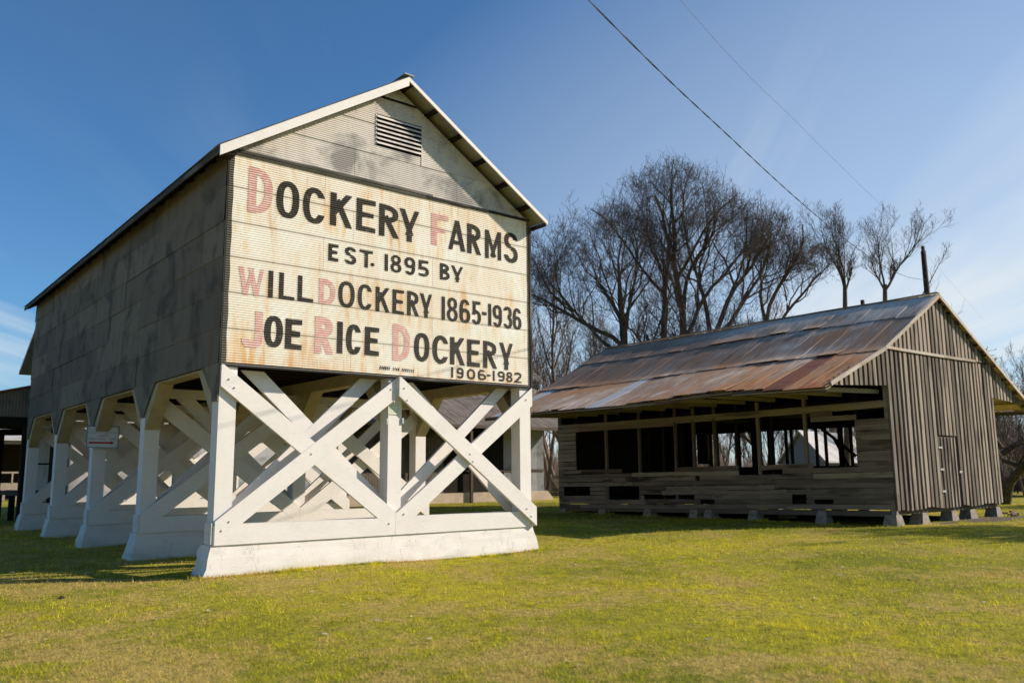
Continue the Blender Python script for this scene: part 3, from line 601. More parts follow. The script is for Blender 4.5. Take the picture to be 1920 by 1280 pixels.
# ---- floor and frame below it
fl=box('floor_deck',(.05,W-.05,.06,LB+.2,3.90,3.95),M['interior'],barn)
y=.35
while y<LB+.2:
    board('floor_joist',(.06,y,3.79),(W-.06,y,3.79),.06,.21,M['interior'],barn); y+=.61
for X in (.16,AX,W-.16):
    board('long_beam',(X,.06,3.56),(X,LB+.25,3.56),.28,.25,M['bounce_shade'],barn)
PW=.30
BY=[0,4.13,8.27,12.4,16.53-.02]
def clipped(lo,hi):  # band between two lines, returned as polygon over x range
    return lo,hi
def brace_poly(x0,x1,up_line,lo_line,zlo,zhi,xa,xb):
    """polygon of a brace: strip between lower and upper edge lines (z=a+s*x), clipped to zlo..zhi and xa..xb"""
    (a1,s),(a2,s2)=lo_line,up_line; pts=[(xa,a1+s*xa),(xb,a1+s*xb),(xb,a2+s2*xb),(xa,a2+s2*xa)]
    def clip(P,inside,inter):
        out=[]
        for i in range(len(P)):
            p,q=P[i],P[(i+1)%len(P)]
            if inside(p):
                out.append(p)
                if not inside(q): out.append(inter(p,q))
            elif inside(q): out.append(inter(p,q))
        return out
    def cz(zv,sg_):
        return (lambda p:sg_*(p[1]-zv)>=0),(lambda p,q:(p[0]+(q[0]-p[0])*(zv-p[1])/(q[1]-p[1]),zv))
    for zv,sg_ in ((zlo,1),(zhi,-1)):
        ins,it=cz(zv,sg_); pts=clip(pts,ins,it)
    return pts
def clip_line(P,a,s,above):
    """keep the part of P above / below z=a+s*x"""
    f_=lambda p:((p[1]-(a+s*p[0]))>=0)==above; out=[]
    def it(p,q):
        fp=p[1]-a-s*p[0]; fq=q[1]-a-s*q[0]; k=fp/(fp-fq); return (p[0]+(q[0]-p[0])*k,p[1]+(q[1]-p[1])*k)
    for i in range(len(P)):
        p,q=P[i],P[(i+1)%len(P)]
        if f_(p):
            out.append(p)
            if not f_(q): out.append(it(p,q))
        elif f_(q): out.append(it(p,q))
    return out
S_=.752
for bi,Yb in enumerate(BY):
    bent=barn
    # battered concrete footing with rough ends
    nx_,nz_=36,5; vs=[];fs=[]
    def ring_pts(fz):
        z=-.12+fz*(.60+ .0); ex=.135*(1-fz); yb=.07*(1-fz); P=[]
        for i in range(nx_+1): P.append((-.035-ex+(W+.05+ex*2)*i/nx_,Yb-.035-yb,z))
        for i in range(1,7): P.append((W+.015+ex,Yb-.035-yb+(.50+2*yb)*i/6,z))
        for i in range(1,nx_+1): P.append((W+.015+ex-(W+.05+ex*2)*i/nx_,Yb+.465+yb,z))
        for i in range(1,6): P.append((-.035-ex,Yb+.465+yb-(.50+2*yb)*i/6,z))
        return P
    rs=[]
    for j in range(nz_+1):
        P=ring_pts(j/nz_)
        for (x,y_,z) in P:
            e_=.022 if (x<.0 or x>W) else .006
            vs.append((x+rng.uniform(-e_,e_),y_+rng.uniform(-.004,.004),z+(rng.uniform(-.006,.006) if 0<j<nz_ else 0)))
        rs.append(len(P))
    n_=rs[0]
    for j in range(nz_):
        for i in range(n_): fs.append((j*n_+i,j*n_+(i+1)%n_,(j+1)*n_+(i+1)%n_,(j+1)*n_+i))
    fs.append(tuple(nz_*n_+i for i in range(n_)))
    ft=obj('concrete_footing',mesh(vs,fs,M['footing'],False,'concrete_footing'),barn)
    box('sill_beam',(-.012,W+.005,Yb-.068,Yb+.30,.481,.80),M['white'],barn)
    box('sill_end_block',(-.05,-.013,Yb-.05,Yb+.26,.50,.84),M['footing'],barn)
    for X in (.0,AX-PW/2,W-PW):
        box('post',(X,X+PW,Yb+.003,Yb+.30,.801,3.434),M['white'],barn)
    zt_=3.43 if bi else 3.46
    for (ya,yb_,pr) in ((Yb-.074,Yb-.001,1),):
        H=AX
        # bay 1: '/' runs through, '\' in two pieces butted against it
        up1=(.865,S_); lo1=(.475,S_)
        prism_xz('brace',brace_poly(0,H,up1,lo1,.482,zt_,.0,H-.001),ya,yb_,M['white'],barn)
        dn=((3.49,-S_),(3.095,-S_))
        P=brace_poly(0,H,dn[0],dn[1],.482,zt_,.0,H)
        prism_xz('brace',clip_line(P,up1[0]+.003,S_,True),ya+.006,yb_-.002,M['white'],barn)
        prism_xz('brace',clip_line(P,lo1[0]-.003,S_,False),ya+.005,yb_-.002,M['white'],barn)
        # bay 2: '\' stands proud of '/'
        pr_=.076 if pr else 0
        c2=3.49+S_*H; 
        Q=brace_poly(0,W,(c2,-S_),(c2-.395,-S_),.482,zt_,H+.001,W+.02)
        T=brace_poly(0,W,(.865-S_*H,S_),(.475-S_*H,S_),.482,zt_,H+.002,W)
        if not pr: continue
        if pr:
            prism_xz('brace',Q,Yb-.150,Yb-.0765,M['white'],barn); prism_xz('brace',T,ya+.003,yb_,M['white'],barn)
        else:
            prism_xz('brace',Q,ya,yb_,M['white'],barn); prism_xz('brace',T,yb_+.002,yb_+.075,M['white'],barn)
    yb0,yb1=Yb+.301,Yb+.372
    ub,lb=(.745,.95),(.380,.95); un,ln_=(4.25,-.915),(3.885,-.915)
    prism_xz('brace',brace_poly(0,AX,ub,lb,.802,3.43,.02,AX-.01),yb0,yb1,M['white'],barn)
    P=brace_poly(0,AX,un,ln_,.802,3.43,.02,AX-.01)
    prism_xz('brace',clip_line(P,ub[0]+.003,.95,True),yb0+.004,yb1-.002,M['white'],barn)
    prism_xz('brace',clip_line(P,lb[0]-.003,.95,False),yb0+.004,yb1-.002,M['white'],barn)
    b2=lambda l:(l[0]-l[1]*AX,l[1])
    prism_xz('brace',brace_poly(0,W,b2((.98,.90)),b2((.66,.90)),.802,3.43,AX+.01,W-.02),yb0,yb1,M['white'],barn)
    prism_xz('brace',brace_poly(0,W,b2((4.03,-.935)),b2((3.67,-.935)),.802,3.43,AX+.01,W-.02),yb1+.002,yb1+.073,M['white'],barn)
    if bi: board('cross_beam',(.30,Yb+.16,3.33),(W-.30,Yb+.16,3.33),.16,.19,M['white'],barn)
    # longitudinal knee braces and the tin apron wrapped round the outer ones
    for X in (.15,AX,W-.15):
        for sy in (-1,1):
            if (bi==0 and sy<0) or (bi==4 and sy>0): continue
            yp=Yb+(.0 if sy<0 else .30)
            prism_yz('knee_brace',[(yp,2.55),(yp,2.95),(yp+sy*.40,3.434),(yp+sy*.78,3.434)],X-.145,X+.145,M['bounce_shade'],barn)
    for X,x0_,x1_ in ((0,-.028,-.006),(W,W+.006,W+.028)):
        pts=[(Yb-.62,3.50),(Yb+.92,3.50),(Yb+.32,2.93),(Yb+.27,2.80),(Yb+.02,2.80),(Yb-.04,2.93)]
        if bi==0: pts=[(Yb-.0,3.50),(Yb+.85,3.50),(Yb+.30,2.98),(Yb+.27,2.85),(Yb,2.85)]
        if bi==4: pts=[(Yb-.62,3.50),(Yb+.3,3.50),(Yb+.3,2.80),(Yb+.02,2.80),(Yb-.04,2.93)]
        prism_yz('tin_apron',pts,x0_,x1_,M['side_metal'],barn)
for (bx,bz,by) in ((.14,3.22,-.076),(.24,3.08,-.076),(3.30,3.22,-.08),(3.36,2.98,-.08),(3.55,3.25,-.155),(3.62,3.02,-.155),(6.62,.86,-.155),(6.74,.70,-.155),(.12,.72,-.08),(.24,.86,-.08),(3.30,.70,-.076),(3.62,.86,-.08),(6.70,3.18,-.08),(1.68,1.98,-.08),(5.13,2.0,-.155),(5.2,1.85,-.155)):
    vs=[];fs=[]
    for j,(rr_,yy) in enumerate(((.017,0),(.017,-.006),(.010,-.006),(.010,-.016))):
        for i in range(8): vs.append((bx+rr_*math.cos(i*.785),by+yy,bz+rr_*math.sin(i*.785)))
    for j in range(3):
        for i in range(8): fs.append((j*8+i,j*8+(i+1)%8,(j+1)*8+(i+1)%8,(j+1)*8+i))
    fs.append(tuple(range(24,32))); obj('bolt',mesh(vs,fs,M['white'],False,'bolt'),barn)
# small things on the barn
sg_=thing('direction_sign','small white sign with a red arrow on the third white post from the front','sign',(.17,8.2,2.3))
box('sign_panel',(-.17,.52,8.145,8.165,2.32,2.81),M['sheetsign'],sg_)
mb=MB(); 
for b_ in ((-.19,.54,8.13,8.17,2.811,2.83),(-.19,.54,8.13,8.17,2.30,2.319),(-.19,-.171,8.13,8.17,2.3195,2.8105),(.521,.54,8.13,8.17,2.3195,2.8105)): mb.box(*b_)
mb.build('sign_frame',M['sign_blue'],sg_)
prism_xz('arrow',[(-.13,2.405),(.36,2.405),(.36,2.385),(.45,2.425),(.36,2.465),(.36,2.445),(-.13,2.445)],8.139,8.1435,M['sign_red'],sg_)
def stroke_text(txt,x0,x1,z0,h_,y_,mat,parent,name='lettering',t_=None):
    mb=MB(); n_=len(txt); cw=(x1-x0)/n_; t_=t_ or h_*.16
    for i,ch in enumerate(txt):
        if ch==' ': continue
        w_=cw*.78; prims=glyph(ch.upper(),w_,h_,t_); xs_=np.linspace(-.0005,w_+.0005,44); nz_=14
        for k in range(nz_):
            yy=h_*(k+.5)/nz_; ins=np.zeros(len(xs_),bool)
            for p in prims: ins|=p(xs_,yy)
            ins[0]=ins[-1]=False; d=np.diff(ins.astype(int)); a=np.where(d==1)[0]; b_=np.where(d==-1)[0]
            for u_,v_ in zip(a,b_):
                X0,X1=x0+i*cw+xs_[u_],x0+i*cw+xs_[v_+1 if v_+1<len(xs_) else v_]; Z0=z0+h_*k/nz_; Z1=z0+h_*(k+1)/nz_
                mb.add([(X0,y_,Z0),(X1,y_,Z0),(X1,y_,Z1),(X0,y_,Z1)],[(0,1,2,3)])
    return mb.build(name,mat,parent)
stroke_text('DOCKERY',-.02,.38,2.735,.035,8.1425,M['sign_text'],sg_)
stroke_text('FARMS FOUNDATION',-.14,.48,2.645,.035,8.1425,M['sign_text'],sg_)
stroke_text('PLEASE',.05,.30,2.575,.038,8.1425,M['sign_red'],sg_)
stroke_text('REGISTER HERE',-.13,.48,2.495,.042,8.1425,M['sign_blue'],sg_)
nt=thing('paper_notice','pale green notice pinned high on the middle white front post','notice',(3.42,-.0,2.74))
box('sheet',(3.275,3.565,-.012,-.002,2.745,2.955),M['notice'],nt)
stroke_text('NOTICE',3.33,3.52,2.90,.03,-.0135,M['notice_line'],nt)
stroke_text('WILL BE',3.30,3.54,2.84,.025,-.0135,M['notice_line'],nt)
stroke_text('CLOSED',3.31,3.53,2.785,.025,-.0135,M['notice_line'],nt)
for (x,z) in ((3.25,2.60),(3.60,2.62)):
    box('bracket',(x-.02,x+.02,-.03,.0,z-.05,z+.06),M['galv'],barn)
box('bracket',(W-.325,W-.301,-.02,.02,2.65,2.82),M['galv'],barn)
# ------------------------------------------------------------------ WEATHERED SHED on the right
shed=thing('weathered_shed','long weathered grey-board shed on concrete piers under a rusty metal roof','shed',(23,5,0))
X0,X1,SY0,SY1=19.33,26.66,-1.79,12.75
def srz(x,y=0):
    d=22.75-x
    if d<0: z=7.22+.487*d
    else: z=7.22-.535*d if d<3.85 else 5.160-.392*(d-3.85)
    return z+.04*math.sin(y*.45+.6)+ (.05*math.sin(y*.8) if d>5 else 0)
def zb_(y): return .44-.30*(y-SY0)/14.4
RY0,RY1=-2.02,13.1
RX=22.75
srf=box('shed_roof',(RX-.03,RX+.03,RY0+.1,RY1-.1,7.02,7.09),M['interior'],shed)
for side in (-1,1):
    cs=[(0.0,1.62),(1.58,3.852),(3.66,4.12),(4.08,7.03)] if False else [(0.0,1.66),(1.60,4.20),(4.10,7.15)]
    for ci,(da,db) in enumerate(cs):
        y=RY0; k=0
        while y<RY1-.05:
            y1=min(y+.665,RY1); ym=(y+y1)/2
            xa,xb=RX+side*da,RX+side*(db+(rng.uniform(-.05,.10) if ci==2 else rng.uniform(-.02,.06)))
            # course crosses the change of pitch: bend via three points
            if ci==1:
                pts=[(xa,srz(xa,ym)),(RX+side*3.85,srz(RX+side*3.85,ym)),(xb,srz(xb,ym))]
            else: pts=[(xa,srz(xa,ym)),(xb,srz(xb,ym))]
            lift=.012+.022*(2-ci)
            mat=M['rusty']
            pass
            if side<0 and ci==2 and k in (13,): mat=M['newsheet']
            if side<0 and ci==2 and k in (21,): mat=M['newsheet']
            if side<0 and ci==2 and k in (1,2): mat=M['redsheet'] if k==2 else M['rusty']
            ax=Vector((pts[-1][0]-pts[0][0],0,pts[-1][1]-pts[0][1])); L=ax.length; ax.normalize(); az=Vector((-ax.z,0,ax.x)); 
            if az.z<0: az=-az
            ay=az.cross(ax); nW=9; vs=[];fs=[]; sag=rng.uniform(-.006,.02)
            st=[0,.25,.5,.75,1] if ci!=1 else [0,.3,.62,.83,1]
            endlift=rng.uniform(.01,.06) if rng.random()<.4 else rng.uniform(0,.01)
            for j,s in enumerate(st):
                x=pts[0][0]+(pts[-1][0]-pts[0][0])*s; z=srz(x,ym)+lift; zr_=pts[0][1]+(pts[-1][1]-pts[0][1])*s
                dh=(z-zr_)*az.z + sag*math.sin(s*math.pi)+(endlift if j==4 else 0)+ rng.uniform(-.006,.006)
                for i in range(nW*2+1):
                    q=i/(nW*2); vs.append((L*s+(rng.uniform(-.012,.012) if j==4 and i%2 else 0),(q-.5)*(y1-y+.03),(.010 if i%2 else -.010)+dh+rng.uniform(-.001,.001)))
            m2=nW*2+1
            for j in range(4):
                for i in range(nW*2): a=j*m2+i; fs.append((a,a+m2,a+m2+1,a+1))
            o=Vector((pts[0][0],ym,pts[0][1]))
            mw=Matrix(((ax.x,ay.x,az.x,o.x),(ax.y,ay.y,az.y,o.y),(ax.z,ay.z,az.z,o.z),(0,0,0,1)))
            ob=obj('roof_sheet',mesh(vs,fs,mat,True,'roof_sheet'),srf,mw)
            if mat in (M['newsheet'],): ob['label']='pale newer zinc roof sheet'
            if mat is M['redsheet']: ob['label']='dark red rusted roof sheet at the eave'
            y=y1; k+=1
    # purlins and rafters
    for k in range(12):
        d=.25+k*.625; x=RX+side*d
        for q_ in range(5):
            ya=RY0+.04+q_*3.01; yb=min(ya+3.0,RY1-.04); board('purlin',(x,ya,min(srz(x,ya),srz(x,(ya+yb)/2))-.05),(x,yb,min(srz(x,yb),srz(x,(ya+yb)/2))-.05),.09,.03,M['palewood'] if d>3.85 else M['interior'],srf,upv=(side*.4,0,1))
    y=SY0+.02
    while y<SY1:
        xa,xm,xb=RX+side*.05,RX+side*3.85,RX+side*6.9
        board('rafter',(xa,y,srz(xa,y)-.13),(xm,y,srz(xm,y)-.13),.05,.14,M['interior'],srf)
        board('rafter',(RX+side*3.8,y,srz(xm,y)-.145),(xb,y,srz(xb,y)-.12),.045,.11,M['palewood'],srf); y+=1.21
    x=RX+side*7.10
    for ya in (RY0+.05,1.6,5.5,9.4):
        board('eave_board',(x,ya,srz(x,ya)-.09),(x,min(ya+3.86,RY1),srz(x,ya+3.9)-.09),.03,.13,M['oldwood_dark'],srf,n=3,warp=.01)
    # rake boards
    for (da,db) in ((0,2.2),(2.22,3.85),(3.852,5.3),(5.32,7.0)):
        xa,xb=RX+side*da,RX+side*db; board('rake_board',(xa,RY0-.02,srz(xa)-.045),(xb,RY0-.02,srz(xb)-.045),.04,.115,M['rake'],srf,n=2,warp=.006)
    for k in range(8):
        d=.5+k*.88; x=RX+side*d; board('lookout',(x,RY0+.01,srz(x)-.10),(x,SY0+.05,srz(x)-.10),.06,.09,M['oldwood_dark'],srf)
board('ridge_cap',(RX,RY0-.02,7.30),(RX,4.0,7.31),.30,.015,M['roof_edge'],srf,n=6,warp=.012); board('ridge_cap',(RX,4.0,7.32),(RX,RY1,7.30),.30,.015,M['roof_edge'],srf,n=6,warp=.012)
board('roof_vent_pipe',(RX+.05,.6,7.2),(RX+.05,.6,7.5),.10,.10,M['interior'],srf,upv=(1,0,0))
# gable wall: boards and battens
gwl=box('gable_wall_frame',(X0+.05,X1-.05,SY0+.02,SY0+.10,5.0,5.2),M['interior'],shed)
bw=.2716; x=X0; k=0
def vboard(xc,z0,z1,wd,y_,th,mat,parent,name,lean=0.0):
    return board(name,(xc,y_,z0),(xc+lean,y_,z1),wd,th,mat,parent,upv=(0,-1,0),n=2,warp=.004)
DX0,DX1,DZ=22.2,23.5,2.66
x=X0+bw/2
while x<X1:
    zt2=5.22; z0=.44+.03*math.sin(x*3)+rng.uniform(-.012,.012)
    dd=DX0<x<DX1
    if dd: z0=DZ+.02
    vboard(x,z0,zt2,bw-.012,SY0+.0,.022,M['gboard'],gwl,'board')
    xb=x-bw/2
    zz=z0 if not (DX0<xb<DX1) else DZ+.02
    if rng.random()<.06: x+=bw; continue
    vboard(xb+.03+rng.uniform(-.01,.01),zz-.01,zt2,.145+rng.uniform(-.045,.040),SY0-.036,.050,M['batten'],gwl,'batten',rng.uniform(-.035,.035))
    x+=bw
vboard(X1,.45,5.2,.12,SY0-.036,.050,M['batten'],gwl,'batten'); vboard(X0-.0,.42,5.25,.14,SY0-.055,.02,M['oldwood'],gwl,'corner_board')
# upper gable (set proud) and the two wings under the eaves
x=15.95
while x<29.7:
    zt2=srz(x)-.06
    if X0<=x<=X1: z0=5.26
    elif x<X0: z0=3.88+(x-15.6)/(X0-15.6)*.20
    else: z0=4.08-(x-X1)*.045
    wd=bw-.012
    if zt2-z0>.04:
        b_=vboard(x,z0,zt2-.02,wd,SY0-.045 if X0<x<X1 else SY0-.01,.022,M['gboard'],gwl,'board')
        vboard(x-bw/2,z0-.008,min(srz(x-bw/2)-.075,zt2+.05),.155+rng.uniform(-.02,.02),SY0-.080 if X0<x<X1 else SY0-.045,.046,M['batten'],gwl,'batten')
    x+=bw
board('drip_board',(X0-.05,SY0-.085,5.22),(23.1,SY0-.085,5.235),.05,.085,M['rake'],gwl,n=4,warp=.008); board('drip_board',(23.1,SY0-.085,5.235),(X1-1.2,SY0-.085,5.27),.05,.085,M['rake'],gwl,n=3,warp=.008)
door=box('door',(DX0,DX1-.05,SY0-.012,SY0+.01,.42,DZ-.03),M['oldwood_dark'],shed)
xx=DX0+.12
while xx<DX1-.08:
    vboard(xx,.40,DZ-.035,.225,SY0-.022,.018,M['gboard'],door,'door_board'); vboard(xx+.115,.42,DZ-.05,.075,SY0-.045,.026,M['batten'],door,'door_batten'); xx+=.235
for z in (2.28,1.60,.92): box('hinge',(DX0+.0,DX0+.24,SY0-.068,SY0-.060,z-.03,z+.03),M['galv'],door)
box('latch',(DX1+.02,DX1+.2,SY0-.075,SY0-.062,1.48,1.55),M['galv'],door)
# long west wall: clapboards with gaps and broken openings
lwl=box('west_wall_plate',(X0+.06,X0+.14,SY0+.1,SY1-.05,5.0,5.12),M['interior'],shed)
gaps=[(10.88,12.44,.60,.95),(8.12,9.96,.62,1.08),(5.54,7.96,.60,.75),(4.69,5.31,.42,.61),(8.83,9.09,1.18,1.26),(5.31,5.5,1.27,1.38),
(9.07,11.66,1.80,3.28),(6.38,9.07,1.59,3.33),(4.3,6.39,1.78,3.41),(3.61,4.59,1.79,3.42),(2.75,3.62,1.43,3.44),(.79,2.74,1.79,3.43),(-.69,.80,1.77,3.06),
(1.92,2.79,1.43,1.59),(1.11,1.62,.54,.81),(.19,.82,.52,.64),(1.7,4.7,.60,.69),(-.36,-.18,.73,.78),(-1.65,.02,3.27,3.36),(-1.64,-.76,3.13,3.20)]
zrow=0; BH=.168
while True:
    zr=zrow*BH
    # interval of y to cover
    ivs=[(SY0+.02,SY1)]
    zc0=zb_(5)+zr; 
    if zc0>3.62: break
    for (ga,gb,gz0,gz1) in gaps:
        zc=zb_((ga+gb)/2)*max(0,1-zr/3)+ (.25*min(1,zr/3)) +zr+BH/2
        ov=min(zc+BH/2,gz1)-max(zc-BH/2,gz0)
        if ov>BH*.45 or (gz1-gz0<BH and gz0<=zc<=gz1):
            nv=[]
            for a,b_ in ivs:
                if gb<=a or ga>=b_: nv.append((a,b_)); continue
                if ga>a: nv.append((a,ga))
                if gb<b_: nv.append((gb,b_))
            ivs=nv
    for a,b_ in ivs:
        y=a
        while y<b_-.03:
            ln=rng.uniform(2.2,5.5); y1=min(y+ln,b_)
            if b_-y1<.5: y1=b_
            f0=max(0,1-zr/3)
            z_a=zb_(y)*f0+.25*(1-f0)+zr+BH/2; z_b=zb_(y1)*f0+.25*(1-f0)+zr+BH/2
            jit=rng.uniform(-.006,.006); rot=rng.uniform(-.018,.018) if zr<1.7 else 0
            pale=(3.3<zr+.25<4.0) or (zr>1.5 and y>11.4)
            ob=board('siding_board',(X0-.018+rng.uniform(-.006,.004),y+.004,z_a+jit),(X0-.018+rng.uniform(-.006,.004),y1-.004,z_b+jit+rot),.022,BH-rng.uniform(.010,.022),M['siding_pale'] if pale or (zr<1.6 and rng.random()<.03) else M['siding'],lwl,n=2,warp=.003)
            y=y1
    zrow+=1
for y in (9.97,8.19,6.4,5.55,4.61,2.81,1.04): board('stud',(X0+.06,y,.5),(X0+.06,y,3.9),.10,.10,M['siding'],lwl,upv=(1,0,0))
for y in (7.0,3.7,-.7,11.7,2.3): board('stud',(X0+.08,y,.4),(X0+.08,y,5.0),.09,.09,M['interior'],lwl,upv=(1,0,0))
board('header_beam',(X0+.07,SY0+.1,3.55),(X0+.07,SY1,3.42),.10,.22,M['siding_pale'],lwl)
board('corner_post',(X0+.07,SY0+.09,.3),(X0+.07,SY0+.09,5.1),.14,.14,M['oldwood'],lwl,upv=(1,0,0)); board('corner_post',(X0+.07,SY1-.09,.1),(X0+.07,SY1-.09,5.1),.14,.14,M['oldwood'],lwl,upv=(1,0,0))
box('leak_blocker',(X0+.1,X1-.1,SY0+.11,SY0+.13,.4,5.0),M['interior'],gwl)  # added dark panel, keeps sun from leaking in between the gable boards
y=SY0+.35
while y<SY1:
    board('outrigger',(X0+.1,y,3.93),(15.9,y,3.86+.04*math.sin(y)),.05,.13,M['siding_pale'],srf); y+=1.19
# east wall with its openings, back gable
ew=box('east_wall_plate',(X1-.14,X1-.06,SY0+.1,SY1-.05,5.0,5.12),M['interior'],shed)
zr=.44
while zr<5.0:
    ivs=[(SY0+.02,SY1)]
    if 1.80<zr+.08<3.28: ivs=[(SY0+.02,3.3),(11.35,SY1)] if zr<1.9 or zr>3.2 else [(SY0+.02,3.3),(10.6,11.2),(11.35,SY1)]
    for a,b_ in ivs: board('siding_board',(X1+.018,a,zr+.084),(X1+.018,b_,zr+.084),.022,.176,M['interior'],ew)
    zr+=.168
for y in (10.35,9.99,8.8,8.09,7.70,7.27,6.42,6.16,5.51,5.01,4.6,3.5): board('stud',(X1-.05,y,.5),(X1-.05,y,3.5),.10,.10,M['interior'],ew,upv=(1,0,0))
board('brace',(X1-.12,4.95,3.5),(X1-.12,3.3,2.15),.08,.11,M['interior'],ew); board('brace',(X1-.18,4.15,2.85),(X1-.18,3.6,1.75),.06,.09,M['interior'],ew); board('brace',(X1-.12,11.0,2.5),(X1-.12,10.3,1.9),.06,.09,M['interior'],ew)
prism_xz('far_gable_wall',[(X0,.3),(X1,.3),(X1,5.0),(22.75,6.95),(X0,5.0)],SY1-.02,SY1+.02,M['interior'],shed)
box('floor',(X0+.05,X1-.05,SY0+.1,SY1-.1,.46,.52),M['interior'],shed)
for y in (SY0+.15,1.9,5.5,9.1,SY1-.2): board('tie_beam',(X0+.1,y,3.62),(X1-.1,y,3.62),.10,.18,M['interior'],shed)
for (x,y) in ((23,1.9),(23,5.5),(23,9.1),(21,9.1)): board('inner_post',(x,y,.5),(x,y,6.5 if x==23 else 3.6),.14,.14,M['interior'],shed,upv=(1,0,0))
# loft boards darken the inside
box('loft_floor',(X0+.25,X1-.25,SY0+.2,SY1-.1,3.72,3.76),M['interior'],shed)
for y in (SY0+.18,4.5,11): board('sill',(X0+.1,y,.36),(X1-.1,y,.36),.16,.14,M['oldwood_dark'],shed)
board('sill',(X0+.08,SY0+.1,.33),(X0+.08,SY1-.1,.12),.14,.16,M['oldwood_dark'],shed); board('sill',(X1-.08,SY0+.1,.36),(X1-.08,SY1-.1,.30),.14,.16,M['oldwood_dark'],shed)
def pier(x,y,zt2,sc=1.0):
    a=.30*sc; b_=.17*sc; j=[rng.uniform(-.02,.02) for _ in range(16)]
    v=[(x-a+j[0],y-a*.8+j[1],-.1),(x+a+j[2],y-a*.8+j[3],-.1),(x+a,y+a*.8,-.1),(x-a,y+a*.8,-.1),(x-b_+j[4],y-b_+j[5],zt2),(x+b_+j[6],y-b_+j[7],zt2),(x+b_,y+b_,zt2),(x-b_,y+b_,zt2)]
    obj('concrete_pier',mesh(v,BOXF,M['concrete'],name='concrete_pier'),shed)
for x in (X0+.15,21.1,23.1,24.5,X1-.15): pier(x,SY0+.20,.30,.95)
for y in (.6,3.1,4.95,5.6,7.8,10.2,12.5): pier(X0+.10,y,max(.06,zb_(y)-.02),.85)
for x in (21.1,23.1,24.5,X1-.15):
    for y in (3,7,11): pier(x,y,.28)
bk=thing('brick_pile','small heap of loose pinkish bricks at the foot of the shed\'s right front corner','bricks',(27.0,-1.9,0))
for k in range(9):
    x=26.75+rng.uniform(0,.6); y=-1.95+rng.uniform(-.2,.25); z=.02+.05*(k//4); a=rng.uniform(0,3)
    board('brick',(x,y,z),(x+.21*math.cos(a),y+.21*math.sin(a),z+rng.uniform(-.01,.03)),.10,.065,M['brick'],bk)
mb=MB();vs=[];
def patch(name,cx,cy,rx,ry,mat,z=.004,n_=40,**t):
    v=[(cx,cy,float(gh(cx,cy))+z+.02)]; 
    for i in range(n_):
        a=2*math.pi*i/n_; k=1+.18*math.sin(3*a+cx)+.1*math.sin(7*a); x=cx+rx*k*math.cos(a); y=cy+ry*k*math.sin(a); v.append((x,y,float(gh(x,y))-.004))
    return obj(name,mesh(v,[(0,i+1,(i+1)%n_+1) for i in range(n_)],mat,True,name),**t)
patch('bare_earth',24.2,-1.9,3.6,.75,M['dirt'],.03,kind='structure')
patch('bare_earth',23.2,4.5,3.5,6.5,M['dirt'],.03,kind='structure')
# ------------------------------------------------------------------ BUILDINGS BEHIND
# long tin building behind the barn, porch-deep eave, tan foundation
cb_=thing('long_tin_shed','long low tin building with a tan foundation, seen through the white cross braces','shed',(18,28,0))
def vsheets(x0,x1,z0,z1,y_,mat,parent,w_=.66,name='corrugated_sheet',amp=.012):
    x=x0
    while x<x1-.02:
        b_=min(x+w_,x1); vs=[];fs=[]; n_=14
        for i in range(n_+1): 
            xx_=x+(b_-x)*i/n_; yy=y_-(amp if i%2 else -amp); vs+=[(xx_,yy,z0),(xx_,yy,z1)]
            if i: fs.append((2*i-2,2*i,2*i+1,2*i-1))
        obj(name,mesh(vs,fs,mat,False,name),parent); x=b_
box('wall_frame',(6,30.0,26.03,26.1,.5,4.6),M['interior'],cb_)
vsheets(26.9,30.1,1.84,4.5,25.99,M['tin'],cb_); vsheets(26.9,30.1,.50,1.72,25.97,M['tin'],cb_)
vsheets(10,22.5,.5,4.5,25.99,M['side_metal'],cb_); 
box('rail',(22.5,30.1,25.90,26.0,1.72,1.83),M['oldwood_dark'],cb_)
prism_xz('foundation',[(5.8,-.1),(30.9,-.1),(30.3,.52),(6.0,.52)],25.85,26.2,M['tan_foundation'],cb_)
box('end_wall',(30.0,30.08,26.1,36,.5,4.6),M['tin'],cb_)
crf=obj('shed_roof_deck',mesh([(5,23.9,4.30),(31.0,23.9,4.30),(31.0,31,7.2),(5,31,7.2),(5,38,4.3),(31,38,4.3)],[(0,1,2,3),(3,2,5,4)],M['interior'],name='deck'),cb_)
xx=5
while xx<30.9:
    a=Vector((xx+.33,31,7.23)); b_=Vector((xx+.33,23.8,4.29)); ax=(b_-a).normalized(); L=(b_-a).length; az=Vector((0,-ax.z*-1,0)); az=Vector((1,0,0)).cross(ax)
    if az.z<0: az=-az
    ay=az.cross(ax); vs=[];fs=[]
    for j in range(2):
        for i in range(13): vs.append((L*j,(i/12-.5)*.69,.012 if i%2 else -.012))
    for i in range(12): fs.append((i,i+13,i+14,i+1))
    obj('roof_sheet',mesh(vs,fs,M['dimroof'],True,'roof_sheet'),crf,Matrix(((ax.x,ay.x,az.x,a.x),(ax.y,ay.y,az.y,a.y),(ax.z,ay.z,az.z,a.z),(0,0,0,1)))); xx+=.66
box('eave_board',(5,31,23.78,23.83,4.12,4.3),M['oldwood_dark'],crf)
for x in (11,15,19,23,27): board('porch_post',(x,24.0,0),(x,24.0,4.15),.16,.16,M['oldwood_dark'],cb_,upv=(1,0,0))
box('header_board',(30.5,34.2,27.9,28.0,4.9,5.7),M['oldwood'],cb_)
